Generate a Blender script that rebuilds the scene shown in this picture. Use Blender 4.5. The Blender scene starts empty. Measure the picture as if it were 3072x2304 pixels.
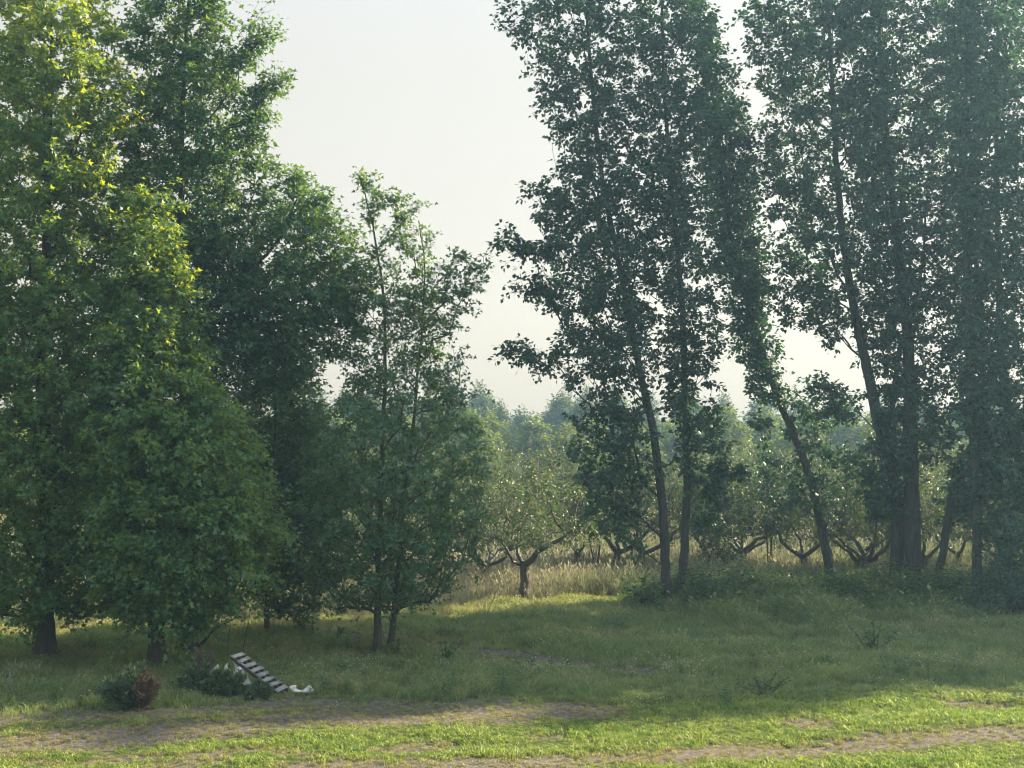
import bpy, math, random
import numpy as np

R = math.radians
scene = bpy.context.scene
COL = scene.collection

# ------------------------------------------------------------------ camera
F, CX, CY, CAM_H = 4220.0, 1536.0, 1152.0, 4.4          # focal length and centre in photograph pixels
PITCH = math.atan(184.0 / F)
cam_data = bpy.data.cameras.new('camera')
cam_data.sensor_width = 36.0
cam_data.lens = 36.0 * F / 3072.0
cam_data.clip_start = 0.1
cam_data.clip_end = 3000.0
cam = bpy.data.objects.new('camera', cam_data)
COL.objects.link(cam)
cam.location = (0, 0, CAM_H)
cam.rotation_euler = (math.pi / 2 + PITCH, 0, 0)
scene.camera = cam

# ------------------------------------------------------------------ sky, sun, exposure
SUN_AZ, SUN_EL = R(61), R(28)          # to the right of the view direction, behind the poplars
world = bpy.data.worlds.new('World')
scene.world = world
world.use_nodes = True
wn, wl = world.node_tree.nodes, world.node_tree.links
for n in list(wn):
    wn.remove(n)
sky = wn.new('ShaderNodeTexSky')
sky.sky_type = 'NISHITA'
sky.sun_disc = False
sky.sun_elevation = SUN_EL
sky.sun_rotation = SUN_AZ
sky.air_density = 1.0
sky.dust_density = 6.0
sky.ozone_density = 1.0
wmix = wn.new('ShaderNodeMix')
wmix.data_type = 'RGBA'
wmix.inputs['Factor'].default_value = 0.82           # an even, milky haze over the whole sky
wbg = wn.new('ShaderNodeBackground')
wbg.inputs['Strength'].default_value = 0.10
wout = wn.new('ShaderNodeOutputWorld')
wtc = wn.new('ShaderNodeTexCoord'); wsep = wn.new('ShaderNodeSeparateXYZ'); wmr = wn.new('ShaderNodeMapRange'); wgr = wn.new('ShaderNodeMix')
wgr.data_type = 'RGBA'                                # cream haze low down, paler blue towards the zenith
wmr.inputs['From Min'].default_value = 0.25; wmr.inputs['From Max'].default_value = 0.95
wgr.inputs['A'].default_value = (2.80, 2.69, 2.43, 1); wgr.inputs['B'].default_value = (3.0, 3.75, 4.7, 1)
wl.new(wtc.outputs['Generated'], wsep.inputs['Vector']); wl.new(wsep.outputs['Z'], wmr.inputs['Value'])
wl.new(wmr.outputs['Result'], wgr.inputs['Factor']); wl.new(wgr.outputs['Result'], wmix.inputs['B'])
wl.new(sky.outputs['Color'], wmix.inputs['A'])
wl.new(wmix.outputs['Result'], wbg.inputs['Color'])
wl.new(wbg.outputs['Background'], wout.inputs['Surface'])

sun_data = bpy.data.lights.new('sun', 'SUN')
sun_data.energy = 5.0
sun_data.angle = R(0.6)
sun_data.color = (1.0, 0.85, 0.58)
sun = bpy.data.objects.new('sun', sun_data)
COL.objects.link(sun)
sun.rotation_euler = (math.pi / 2 - SUN_EL, 0, math.pi - SUN_AZ)

scene.view_settings.view_transform = 'Standard'
scene.view_settings.look = 'None'
scene.view_settings.exposure = 1.6
scene.view_settings.gamma = 1.0
scene.render.engine = 'CYCLES'
cy = scene.cycles
cy.max_bounces = 6
cy.diffuse_bounces = 3
cy.glossy_bounces = 2
cy.transmission_bounces = 4
cy.volume_bounces = 0
cy.transparent_max_bounces = 4
cy.sample_clamp_indirect = 4.0
cy.filter_width = 1.15
cy.use_adaptive_sampling = True
cy.adaptive_threshold = 0.02
cy.use_denoising = True
cy.denoiser = 'OPENIMAGEDENOISE'
cy.denoising_input_passes = 'RGB_ALBEDO_NORMAL'
cy.caustics_reflective = False
cy.caustics_refractive = False

# ------------------------------------------------------------------ pixel -> world
def ray(px, py):
    dx, dz = (px - CX) / F, -(py - CY) / F
    c, s = math.cos(PITCH), math.sin(PITCH)
    return dx, c - dz * s, s + dz * c
def at(px, py, d):
    x, y, z = ray(px, py)
    t = d / y
    return np.array((x * t, d, CAM_H + z * t))
def on_ground(px, py):
    x, y, z = ray(px, py)
    t = -CAM_H / z
    return np.array((x * t, y * t, 0.0))

# ------------------------------------------------------------------ small helpers
ORD = 'first second third fourth fifth sixth seventh eighth ninth tenth eleventh twelfth thirteenth fourteenth fifteenth sixteenth seventeenth eighteenth nineteenth twentieth'.split()
def tag(o, label=None, category=None, group=None, kind=None):
    if label: o['label'] = label
    if category: o['category'] = category
    if group: o['group'] = group
    if kind: o['kind'] = kind
    return o
def empty(name, loc, rz=0.0):
    o = bpy.data.objects.new(name, None)
    COL.objects.link(o)
    o.location = tuple(loc)
    o.rotation_euler = (0, 0, rz)
    o.empty_display_size = 0.2
    return o
def link(name, mesh, parent=None, loc=None, link_it=True):
    o = bpy.data.objects.new(name, mesh)
    if link_it: COL.objects.link(o)
    if parent: o.parent = parent
    if loc is not None: o.location = tuple(loc)
    return o
def copy_tree(root, loc, rz=0.0, scale=(1, 1, 1)):
    r = root.copy(); COL.objects.link(r)
    r.location = tuple(loc); r.rotation_euler = (0, 0, rz); r.scale = scale
    for ch in root.children:
        c = ch.copy(); COL.objects.link(c); c.parent = r
        for g in ch.children:
            e = g.copy(); COL.objects.link(e); e.parent = c
    return r
def mesh_np(name, V, polys, mat, smooth=False, attrs=None):
    """polys: list of (n,k) index arrays"""
    me = bpy.data.meshes.new(name)
    V = np.asarray(V, np.float32)
    me.vertices.add(len(V)); me.vertices.foreach_set('co', V.ravel())
    loops = np.concatenate([p.ravel() for p in polys]).astype(np.int32)
    sizes = np.concatenate([np.full(len(p), p.shape[1], np.int32) for p in polys])
    starts = np.concatenate(([0], np.cumsum(sizes)[:-1])).astype(np.int32)
    me.loops.add(len(loops)); me.loops.foreach_set('vertex_index', loops)
    me.polygons.add(len(sizes)); me.polygons.foreach_set('loop_start', starts)
    me.polygons.foreach_set('loop_total', sizes)
    if smooth: me.polygons.foreach_set('use_smooth', np.ones(len(sizes), bool))
    for k, a in (attrs or {}).items():
        at_ = me.attributes.new(k, 'FLOAT', 'POINT'); at_.data.foreach_set('value', np.asarray(a, np.float32))
    me.update(calc_edges=True)
    if mat: me.materials.append(mat)
    return me
def unit(v):
    v = np.asarray(v, float)
    return v / np.maximum(np.linalg.norm(v, axis=-1, keepdims=True), 1e-9)

# ------------------------------------------------------------------ materials
def new_mat(name):
    m = bpy.data.materials.new(name); m.use_nodes = True
    nt = m.node_tree
    for n in list(nt.nodes): nt.nodes.remove(n)
    return m, nt, nt.nodes, nt.links
def ramp(nodes, stops):
    r = nodes.new('ShaderNodeValToRGB')
    e = r.color_ramp.elements
    while len(e) < len(stops): e.new(0.5)
    for el, (p, c) in zip(e, stops):
        el.position = p; el.color = (*c, 1)
    return r
def leaf_mat(name, stops, trans=(1.5, 1.7, 0.5), tfac=0.4, rough=0.5, spec=0.35, source='attr'):
    m, nt, N, L = new_mat(name)
    if source == 'attr':
        a = N.new('ShaderNodeAttribute'); a.attribute_name = 'rnd'; val = a.outputs['Fac']
    else:
        a = N.new('ShaderNodeObjectInfo'); val = a.outputs['Random']
    r = ramp(N, stops); L.new(val, r.inputs['Fac'])
    p = N.new('ShaderNodeBsdfPrincipled')
    p.inputs['Roughness'].default_value = rough
    p.inputs['Specular IOR Level'].default_value = spec
    L.new(r.outputs['Color'], p.inputs['Base Color'])
    mul = N.new('ShaderNodeMix'); mul.data_type = 'RGBA'; mul.blend_type = 'MULTIPLY'
    mul.inputs['Factor'].default_value = 1.0
    mul.inputs['B'].default_value = (*trans, 1)
    L.new(r.outputs['Color'], mul.inputs['A'])
    t = N.new('ShaderNodeBsdfTranslucent'); L.new(mul.outputs['Result'], t.inputs['Color'])
    mx = N.new('ShaderNodeMixShader'); mx.inputs['Fac'].default_value = tfac
    L.new(p.outputs['BSDF'], mx.inputs[1]); L.new(t.outputs['BSDF'], mx.inputs[2])
    o = N.new('ShaderNodeOutputMaterial'); L.new(mx.outputs['Shader'], o.inputs['Surface'])
    return m
def grass_mat(name, green, dry, tfac=0.35, trans=(1.4, 1.5, 0.6)):
    """colour from the per-clump 'dry' value of the scatter plus a per-clump random"""
    m, nt, N, L = new_mat(name)
    a = N.new('ShaderNodeAttribute'); a.attribute_type = 'INSTANCER'; a.attribute_name = 'dry'
    oi = N.new('ShaderNodeObjectInfo')
    g = ramp(N, green); d = ramp(N, dry)
    L.new(oi.outputs['Random'], g.inputs['Fac']); L.new(oi.outputs['Random'], d.inputs['Fac'])
    mx = N.new('ShaderNodeMix'); mx.data_type = 'RGBA'
    L.new(a.outputs['Fac'], mx.inputs['Factor'])
    L.new(g.outputs['Color'], mx.inputs['A']); L.new(d.outputs['Color'], mx.inputs['B'])
    p = N.new('ShaderNodeBsdfPrincipled'); p.inputs['Roughness'].default_value = 0.5
    p.inputs['Specular IOR Level'].default_value = 0.3
    L.new(mx.outputs['Result'], p.inputs['Base Color'])
    mul = N.new('ShaderNodeMix'); mul.data_type = 'RGBA'; mul.blend_type = 'MULTIPLY'
    mul.inputs['Factor'].default_value = 1.0; mul.inputs['B'].default_value = (*trans, 1)
    L.new(mx.outputs['Result'], mul.inputs['A'])
    t = N.new('ShaderNodeBsdfTranslucent'); L.new(mul.outputs['Result'], t.inputs['Color'])
    ms = N.new('ShaderNodeMixShader'); ms.inputs['Fac'].default_value = tfac
    L.new(p.outputs['BSDF'], ms.inputs[1]); L.new(t.outputs['BSDF'], ms.inputs[2])
    o = N.new('ShaderNodeOutputMaterial'); L.new(ms.outputs['Shader'], o.inputs['Surface'])
    return m
def bark_mat(name, c0, c1, scale=(9, 9, 1.6), rough=0.85, spec=0.25):
    m, nt, N, L = new_mat(name)
    tc = N.new('ShaderNodeTexCoord'); mp = N.new('ShaderNodeMapping')
    mp.inputs['Scale'].default_value = scale
    L.new(tc.outputs['Object'], mp.inputs['Vector'])
    nz = N.new('ShaderNodeTexNoise'); nz.inputs['Scale'].default_value = 1.6; nz.inputs['Detail'].default_value = 6
    nz.inputs['Roughness'].default_value = 0.7
    L.new(mp.outputs['Vector'], nz.inputs['Vector'])
    r = ramp(N, [(0.3, c0), (0.7, c1)]); L.new(nz.outputs['Fac'], r.inputs['Fac'])
    p = N.new('ShaderNodeBsdfPrincipled'); p.inputs['Roughness'].default_value = rough
    p.inputs['Specular IOR Level'].default_value = spec
    L.new(r.outputs['Color'], p.inputs['Base Color'])
    b = N.new('ShaderNodeBump'); b.inputs['Strength'].default_value = 1.0; b.inputs['Distance'].default_value = 0.06
    L.new(nz.outputs['Fac'], b.inputs['Height']); L.new(b.outputs['Normal'], p.inputs['Normal'])
    o = N.new('ShaderNodeOutputMaterial'); L.new(p.outputs['BSDF'], o.inputs['Surface'])
    return m

M = {}
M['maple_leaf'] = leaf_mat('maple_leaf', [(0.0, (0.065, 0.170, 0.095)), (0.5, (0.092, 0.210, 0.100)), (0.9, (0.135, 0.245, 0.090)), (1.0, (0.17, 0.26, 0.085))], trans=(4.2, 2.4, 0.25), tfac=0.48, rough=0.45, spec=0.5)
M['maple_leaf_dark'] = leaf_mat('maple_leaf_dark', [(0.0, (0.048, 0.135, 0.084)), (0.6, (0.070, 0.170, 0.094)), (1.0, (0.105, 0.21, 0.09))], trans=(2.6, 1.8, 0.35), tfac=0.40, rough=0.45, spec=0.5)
M['poplar_leaf'] = leaf_mat('poplar_leaf', [(0.0, (0.032, 0.078, 0.058)), (0.6, (0.044, 0.100, 0.068)), (1.0, (0.070, 0.14, 0.075))], trans=(1.3, 1.7, 0.7), tfac=0.28, rough=0.45, spec=0.4)
M['cherry_leaf'] = leaf_mat('cherry_leaf', [(0.0, (0.052, 0.108, 0.050)), (0.6, (0.078, 0.140, 0.058)), (0.88, (0.12, 0.155, 0.062)), (1.0, (0.19, 0.145, 0.08))], trans=(1.7, 1.7, 0.7), tfac=0.38, rough=0.45, spec=0.5)
M['far_leaf'] = leaf_mat('far_leaf', [(0.0, (0.035, 0.075, 0.034)), (0.6, (0.058, 0.110, 0.040)), (1.0, (0.11, 0.155, 0.045))], trans=(1.9, 1.7, 0.5), tfac=0.38)
M['juniper'] = leaf_mat('juniper', [(0.0, (0.045, 0.085, 0.052)), (1.0, (0.13, 0.19, 0.115))], tfac=0.15, rough=0.7)
M['dead_needles'] = leaf_mat('dead_needles', [(0.0, (0.095, 0.075, 0.056)), (1.0, (0.19, 0.148, 0.112))], trans=(1.2, 1.0, 0.9), tfac=0.2, rough=0.8)
M['weed_leaf'] = leaf_mat('weed_leaf', [(0.0, (0.060, 0.105, 0.049)), (0.6, (0.077, 0.147, 0.063)), (1.0, (0.140, 0.210, 0.084))], trans=(1.4, 1.6, 0.6), tfac=0.3, rough=0.55)
M['flower'] = leaf_mat('flower', [(0.0, (0.55, 0.56, 0.50)), (1.0, (0.78, 0.78, 0.70))], trans=(1, 1, 1), tfac=0.25)
M['maple_bark'] = bark_mat('maple_bark', (0.045, 0.042, 0.038), (0.12, 0.11, 0.10))
M['poplar_bark'] = bark_mat('poplar_bark', (0.032, 0.034, 0.034), (0.10, 0.10, 0.095))
M['cherry_bark'] = bark_mat('cherry_bark', (0.035, 0.029, 0.027), (0.10, 0.085, 0.080), rough=0.45, spec=0.6)
M['dead_wood'] = bark_mat('dead_wood', (0.16, 0.15, 0.14), (0.34, 0.33, 0.31), scale=(20, 20, 4))
M['lawn'] = grass_mat('lawn', [(0.0, (0.10, 0.175, 0.040)), (0.5, (0.20, 0.285, 0.065)), (1.0, (0.33, 0.40, 0.11))], [(0.0, (0.19, 0.165, 0.10)), (1.0, (0.36, 0.32, 0.20))])
M['meadow'] = grass_mat('meadow', [(0.0, (0.14, 0.215, 0.10)), (0.6, (0.20, 0.270, 0.125)), (1.0, (0.28, 0.33, 0.15))], [(0.0, (0.30, 0.27, 0.17)), (1.0, (0.47, 0.42, 0.28))])
M['straw'] = grass_mat('straw', [(0.0, (0.16, 0.20, 0.10)), (1.0, (0.27, 0.29, 0.15))], [(0.0, (0.33, 0.30, 0.23)), (0.6, (0.43, 0.40, 0.31)), (1.0, (0.53, 0.50, 0.40))], trans=(0.95, 1.0, 0.9))

def paint_mat(name, c0, c1, rough=0.8, scale=14.0):
    return bark_mat(name, c0, c1, scale=(scale, scale, scale), rough=rough)
M['grey_board'] = paint_mat('grey_board', (0.30, 0.305, 0.31), (0.62, 0.63, 0.63), scale=30)
M['gap_shade_wood'] = paint_mat('gap_shade_wood', (0.05, 0.045, 0.04), (0.16, 0.15, 0.14), scale=20)  # stringers darkened so the gaps between slats look shaded
M['white_plastic'] = paint_mat('white_plastic', (0.62, 0.62, 0.58), (0.80, 0.80, 0.77), rough=0.5, scale=5)
M['white_plastic'].node_tree.nodes['Bump'].inputs['Strength'].default_value = 0.1

# ------------------------------------------------------------------ ground fields
rng0 = np.random.default_rng(5)
def poly_world(pxs): return np.array([on_ground(*p)[:2] for p in pxs])
def dist_poly(P, poly):
    best = np.full(len(P), 1e9)
    for a, b in zip(poly[:-1], poly[1:]):
        ab = b - a; t = np.clip(((P - a) @ ab) / (ab @ ab), 0, 1)
        best = np.minimum(best, np.linalg.norm(P - (a + t[:, None] * ab), axis=1))
    return best
_w = rng0.normal(size=(24, 2)); _ph = rng0.uniform(0, 6.28, 24)
def wobble(P, scale, k0=0, n=8):
    s = np.zeros(len(P))
    for k in range(k0, k0 + n):
        s += np.sin(P @ (_w[k] * (1 + 0.35 * (k - k0))) * scale + _ph[k])
    return s / math.sqrt(n)
TRACKS = [(poly_world([(-700, 2250), (0, 2222), (400, 2203), (800, 2172), (1200, 2146), (1750, 2128)]), 0.72, 1.0),
          (poly_world([(-700, 2185), (0, 2150), (500, 2135), (1000, 2115), (1500, 2110)]), 0.55, 0.75),
          (poly_world([(3700, 2170), (3072, 2198), (2500, 2228), (2000, 2262), (1500, 2292), (900, 2315)]), 0.42, 1.0),
          (poly_world([(980, 1895), (1300, 1926), (1500, 1950), (1700, 1978), (1900, 2002)]), 0.36, 0.8)]
BOARD = poly_world([(720, 2085), (850, 2095), (950, 2092)])
SPOTS = [(on_ground(x, y)[:2], r) for x, y, r in ((1210, 2245, .30), (1290, 2232, .25), (2420, 2158, .28), (2470, 2168, .2), (300, 2268, .22), (420, 2262, .2), (620, 2262, .25), (740, 2250, .22), (560, 2290, .28), (1640, 2200, .16), (130, 2275, .2), (900, 2262, .2), (2960, 2110, .3), (2880, 2105, .2))]
def dirt(P):
    P = np.asarray(P)[:, :2]
    w = wobble(P, 1.1); v = wobble(P, 3.2, 8); u_ = wobble(P, 7.0, 14)
    out = np.zeros(len(P))
    for poly, hw, s in TRACKS:
        d = dist_poly(P, poly) + 0.10 * w + 0.10 * v + 0.10 * u_
        out = np.maximum(out, s * np.clip((hw * 1.35 - d) / (hw * 0.7), 0, 1))
    for c, r in SPOTS:
        q = (P - c) * np.array((0.45, 1.0))
        d = np.linalg.norm(q, axis=1) + 0.05 * v
        out = np.maximum(out, 0.9 * np.clip((r * 1.2 - d) / (r * 0.6), 0, 1))
    return out
def edge_y(x):      # mown lawn in front of this line, rough meadow behind it
    return np.interp(x, [-14, -8, -4, 0, 4, 8, 14], [22.0, 22.6, 23.2, 23.8, 24.6, 25.4, 26.2])
STRAW_EDGE = poly_world([(-1500, 1880), (0, 1895), (500, 1893), (800, 1885), (1000, 1862), (1300, 1835), (1500, 1818), (1800, 1800), (2050, 1792), (3072, 1795), (4300, 1800)])
def straw_y(x): return np.interp(x, STRAW_EDGE[:, 0], STRAW_EDGE[:, 1])
def gz(x, y):
    x = np.asarray(x, float); y = np.asarray(y, float)
    P = np.stack([x.ravel(), y.ravel()], 1)
    z = 0.035 * wobble(P, 0.35, 16) + 0.012 * wobble(P, 1.4, 3)
    mound = 0.22 * np.exp(-((P[:, 1] - 39.5) / 2.6) ** 2) * np.clip((P[:, 0] - 3.2) / 1.5, 0, 1)
    far = np.clip((P[:, 1] - 55) / 200, 0, 1) * 0.4
    return (z + mound + far).reshape(x.shape)

# ground sheet
def axis(parts):
    out = []
    for a, b, s in parts: out.append(np.arange(a, b, s))
    return np.concatenate(out + [np.array([parts[-1][1]])])
gx = axis([(-1200, -200, 200), (-200, -40, 20), (-40, -12, 2), (-12, 13, 0.14), (13, 40, 2), (40, 200, 20), (200, 1200, 200)])
gy = axis([(-300, -20, 40), (-20, 16, 3), (16, 30, 0.12), (30, 46, 0.25), (46, 100, 3), (100, 300, 25), (300, 2000, 200)])
GX, GY = np.meshgrid(gx, gy)
GZ = gz(GX, GY)
Vg = np.stack([GX.ravel(), GY.ravel(), GZ.ravel()], 1)
nx, ny = len(gx), len(gy)
ii = (np.arange(ny - 1)[:, None] * nx + np.arange(nx - 1)[None]).ravel()
dg = dirt(Vg)
sg = np.clip((Vg[:, 1] - straw_y(Vg[:, 0])) / 2.0 + 0.5, 0, 1)
lumps = wobble(Vg[:, :2], 5.0, 10)
Vg[:, 2] += np.where(dg > 0.3, 0.012 * lumps - 0.02, 0)
m, nt, N, L = new_mat('ground')
a1 = N.new('ShaderNodeAttribute'); a1.attribute_name = 'dirt'
a2 = N.new('ShaderNodeAttribute'); a2.attribute_name = 'straw'
tc = N.new('ShaderNodeTexCoord')
n1 = N.new('ShaderNodeTexNoise'); n1.inputs['Scale'].default_value = 14; n1.inputs['Detail'].default_value = 8; n1.inputs['Roughness'].default_value = 0.75
n2 = N.new('ShaderNodeTexNoise'); n2.inputs['Scale'].default_value = 1.3; n2.inputs['Detail'].default_value = 4
L.new(tc.outputs['Object'], n1.inputs['Vector']); L.new(tc.outputs['Object'], n2.inputs['Vector'])
rg = ramp(N, [(0.3, (0.050, 0.060, 0.025)), (0.55, (0.085, 0.105, 0.036)), (0.75, (0.13, 0.13, 0.06))])
rd = ramp(N, [(0.28, (0.075, 0.064, 0.055)), (0.5, (0.16, 0.14, 0.122)), (0.72, (0.28, 0.255, 0.225))])
rs = ramp(N, [(0.3, (0.16, 0.13, 0.06)), (0.7, (0.30, 0.24, 0.12))])
for r_ in (rg, rd, rs): L.new(n1.outputs['Fac'], r_.inputs['Fac'])
mA = N.new('ShaderNodeMix'); mA.data_type = 'RGBA'
L.new(a2.outputs['Fac'], mA.inputs['Factor']); L.new(rg.outputs['Color'], mA.inputs['A']); L.new(rs.outputs['Color'], mA.inputs['B'])
mB = N.new('ShaderNodeMix'); mB.data_type = 'RGBA'
L.new(a1.outputs['Fac'], mB.inputs['Factor']); L.new(mA.outputs['Result'], mB.inputs['A']); L.new(rd.outputs['Color'], mB.inputs['B'])
p = N.new('ShaderNodeBsdfPrincipled'); p.inputs['Roughness'].default_value = 0.95; p.inputs['Specular IOR Level'].default_value = 0.1
L.new(mB.outputs['Result'], p.inputs['Base Color'])
b = N.new('ShaderNodeBump'); b.inputs['Strength'].default_value = 0.9; b.inputs['Distance'].default_value = 0.05
L.new(n1.outputs['Fac'], b.inputs['Height']); L.new(b.outputs['Normal'], p.inputs['Normal'])
o = N.new('ShaderNodeOutputMaterial'); L.new(p.outputs['BSDF'], o.inputs['Surface'])
M['ground'] = m
me = mesh_np('ground', Vg, [np.stack([ii, ii + 1, ii + nx + 1, ii + nx], 1)], m, True, {'dirt': dg, 'straw': sg})
tag(link('ground', me), 'grassy field with worn dirt wheel tracks', None, None, 'structure')

# ------------------------------------------------------------------ tree machinery
def tube(path, radii, sides):
    """one tapering tube round a polyline; returns verts and quads"""
    path = np.asarray(path, float); radii = np.asarray(radii, float)
    t = unit(np.gradient(path, axis=0))
    ref = np.array((0.31, 0.95, 0.05)) if abs(t[0, 2]) > 0.5 else np.array((0.1, 0.2, 1.0))
    u = unit(np.cross(t, ref)); v = np.cross(t, u)
    an = np.linspace(0, 2 * math.pi, sides, endpoint=False)
    ring = np.cos(an)[None, :, None] * u[:, None] + np.sin(an)[None, :, None] * v[:, None]
    V = path[:, None] + ring * radii[:, None, None]
    n = len(path)
    i = np.arange(n - 1)[:, None] * sides; j = np.arange(sides)[None]
    j2 = (j + 1) % sides
    Q = np.stack([i + j, i + j2, i + sides + j2, i + sides + j], -1).reshape(-1, 4)
    return V.reshape(-1, 3), Q
class Wood:
    def __init__(self): self.V, self.Q, self.n = [], [], 0
    def add(self, path, radii, sides=5):
        v, q = tube(path, radii, sides)
        self.V.append(v); self.Q.append(q + self.n); self.n += len(v)
    def add_many(self, P, rr, sides=3):
        n, k = P.shape[:2]; t = unit(P[:, -1] - P[:, 0]); u = unit(np.cross(t, np.array((0.31, 0.95, 0.05)))); v = np.cross(t, u)
        an = np.linspace(0, 2 * math.pi, sides, endpoint=False)
        ring = np.cos(an)[None, :, None] * u[:, None] + np.sin(an)[None, :, None] * v[:, None]
        V = P[:, :, None] + ring[:, None] * rr[None, :, None, None]
        i = np.arange(k - 1)[:, None] * sides; j = np.arange(sides)[None]; j2 = (j + 1) % sides
        Q = np.stack([i + j, i + j2, i + sides + j2, i + sides + j], -1).reshape(-1, 4)
        Q = (Q[None] + (np.arange(n) * k * sides)[:, None, None]).reshape(-1, 4)
        self.V.append(V.reshape(-1, 3)); self.Q.append(Q + self.n); self.n += n * k * sides
    def mesh(self, name, mat): return mesh_np(name, np.concatenate(self.V), [np.concatenate(self.Q)], mat, True)

MAPLE = (np.array([(0, 0, 0), (0.28, 0.56, .07), (0.44, 0.20, .01), (1.0, 0, -.10), (0.44, -0.20, .01), (0.28, -0.56, .07)]),
         [np.array([[0, 3, 2, 1], [0, 5, 4, 3]])])
POPLAR = (np.array([(0, 0, 0), (0.10, 0.40, .07), (0.50, 0.36, .06), (1.0, 0, -.05), (0.50, -0.36, .06), (0.10, -0.40, .07)]),
          [np.array([[0, 3, 2, 1], [0, 5, 4, 3]])])
OVAL = (np.array([(0, 0, 0), (0.45, 0.30, .06), (1.0, 0, -.06), (0.45, -0.30, .06)]), [np.array([[0, 2, 1], [0, 3, 2]])])
def leaves_mesh(name, P, T, Nn, S, tpl, mat, rnd):
    tv, tf = tpl
    T = unit(T); B = unit(np.cross(Nn, T)); Nn = np.cross(T, B)
    V = P[:, None] + S[:, None, None] * (tv[None, :, 0:1] * T[:, None] + tv[None, :, 1:2] * B[:, None] + tv[None, :, 2:3] * Nn[:, None])
    k = len(tv); off = (np.arange(len(P)) * k)[:, None, None]
    return mesh_np(name, V.reshape(-1, 3), [(f[None] + off).reshape(-1, f.shape[1]) for f in tf], mat, False, {'rnd': np.repeat(rnd, k)})

def resample(pts, step):
    pts = np.asarray(pts, float)
    # smooth through the points first (Catmull-Rom)
    P = np.vstack([2 * pts[0] - pts[1], pts, 2 * pts[-1] - pts[-2]])
    out = []
    for i in range(1, len(P) - 2):
        n = max(2, int(np.linalg.norm(P[i + 1] - P[i]) / step) + 1)
        t = np.linspace(0, 1, n, endpoint=False)[:, None]
        a, b_, c, d = P[i - 1], P[i], P[i + 1], P[i + 2]
        out.append(0.5 * (2 * b_ + (c - a) * t + (2 * a - 5 * b_ + 4 * c - d) * t ** 2 + (3 * b_ - a - 3 * c + d) * t ** 3))
    out.append(pts[-1:])
    return np.concatenate(out)

def sample_env(rng, rows, n, inset, depth=1.0, shell=0.5, mind=0.5):
    """rows: (z, cx, cy, halfwidth); targets spread through the volume, denser to the outside"""
    rows = np.array(sorted(rows)); z0, z1 = rows[0, 0], rows[-1, 0]
    zz = np.linspace(z0, z1, 200); hw = np.interp(zz, rows[:, 0], rows[:, 3]); cdf = np.cumsum(hw ** 1.6); cdf /= cdf[-1]
    out = []; tries = 0
    while len(out) < n and tries < n * 30:
        tries += 1
        z = np.interp(rng.random(), cdf, zz)
        w = max(0.08, np.interp(z, rows[:, 0], rows[:, 3]) - inset)
        an = rng.uniform(0, 2 * math.pi); r = w * rng.random() ** shell
        p = np.array((np.interp(z, rows[:, 0], rows[:, 1]) + r * math.cos(an), np.interp(z, rows[:, 0], rows[:, 2]) + depth * r * math.sin(an), z))
        if out and min(np.sum((np.array(out) - p) ** 2, 1)) < (mind * (1 - tries / (n * 30))) ** 2: continue
        out.append(p)
    return np.array(out)

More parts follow.
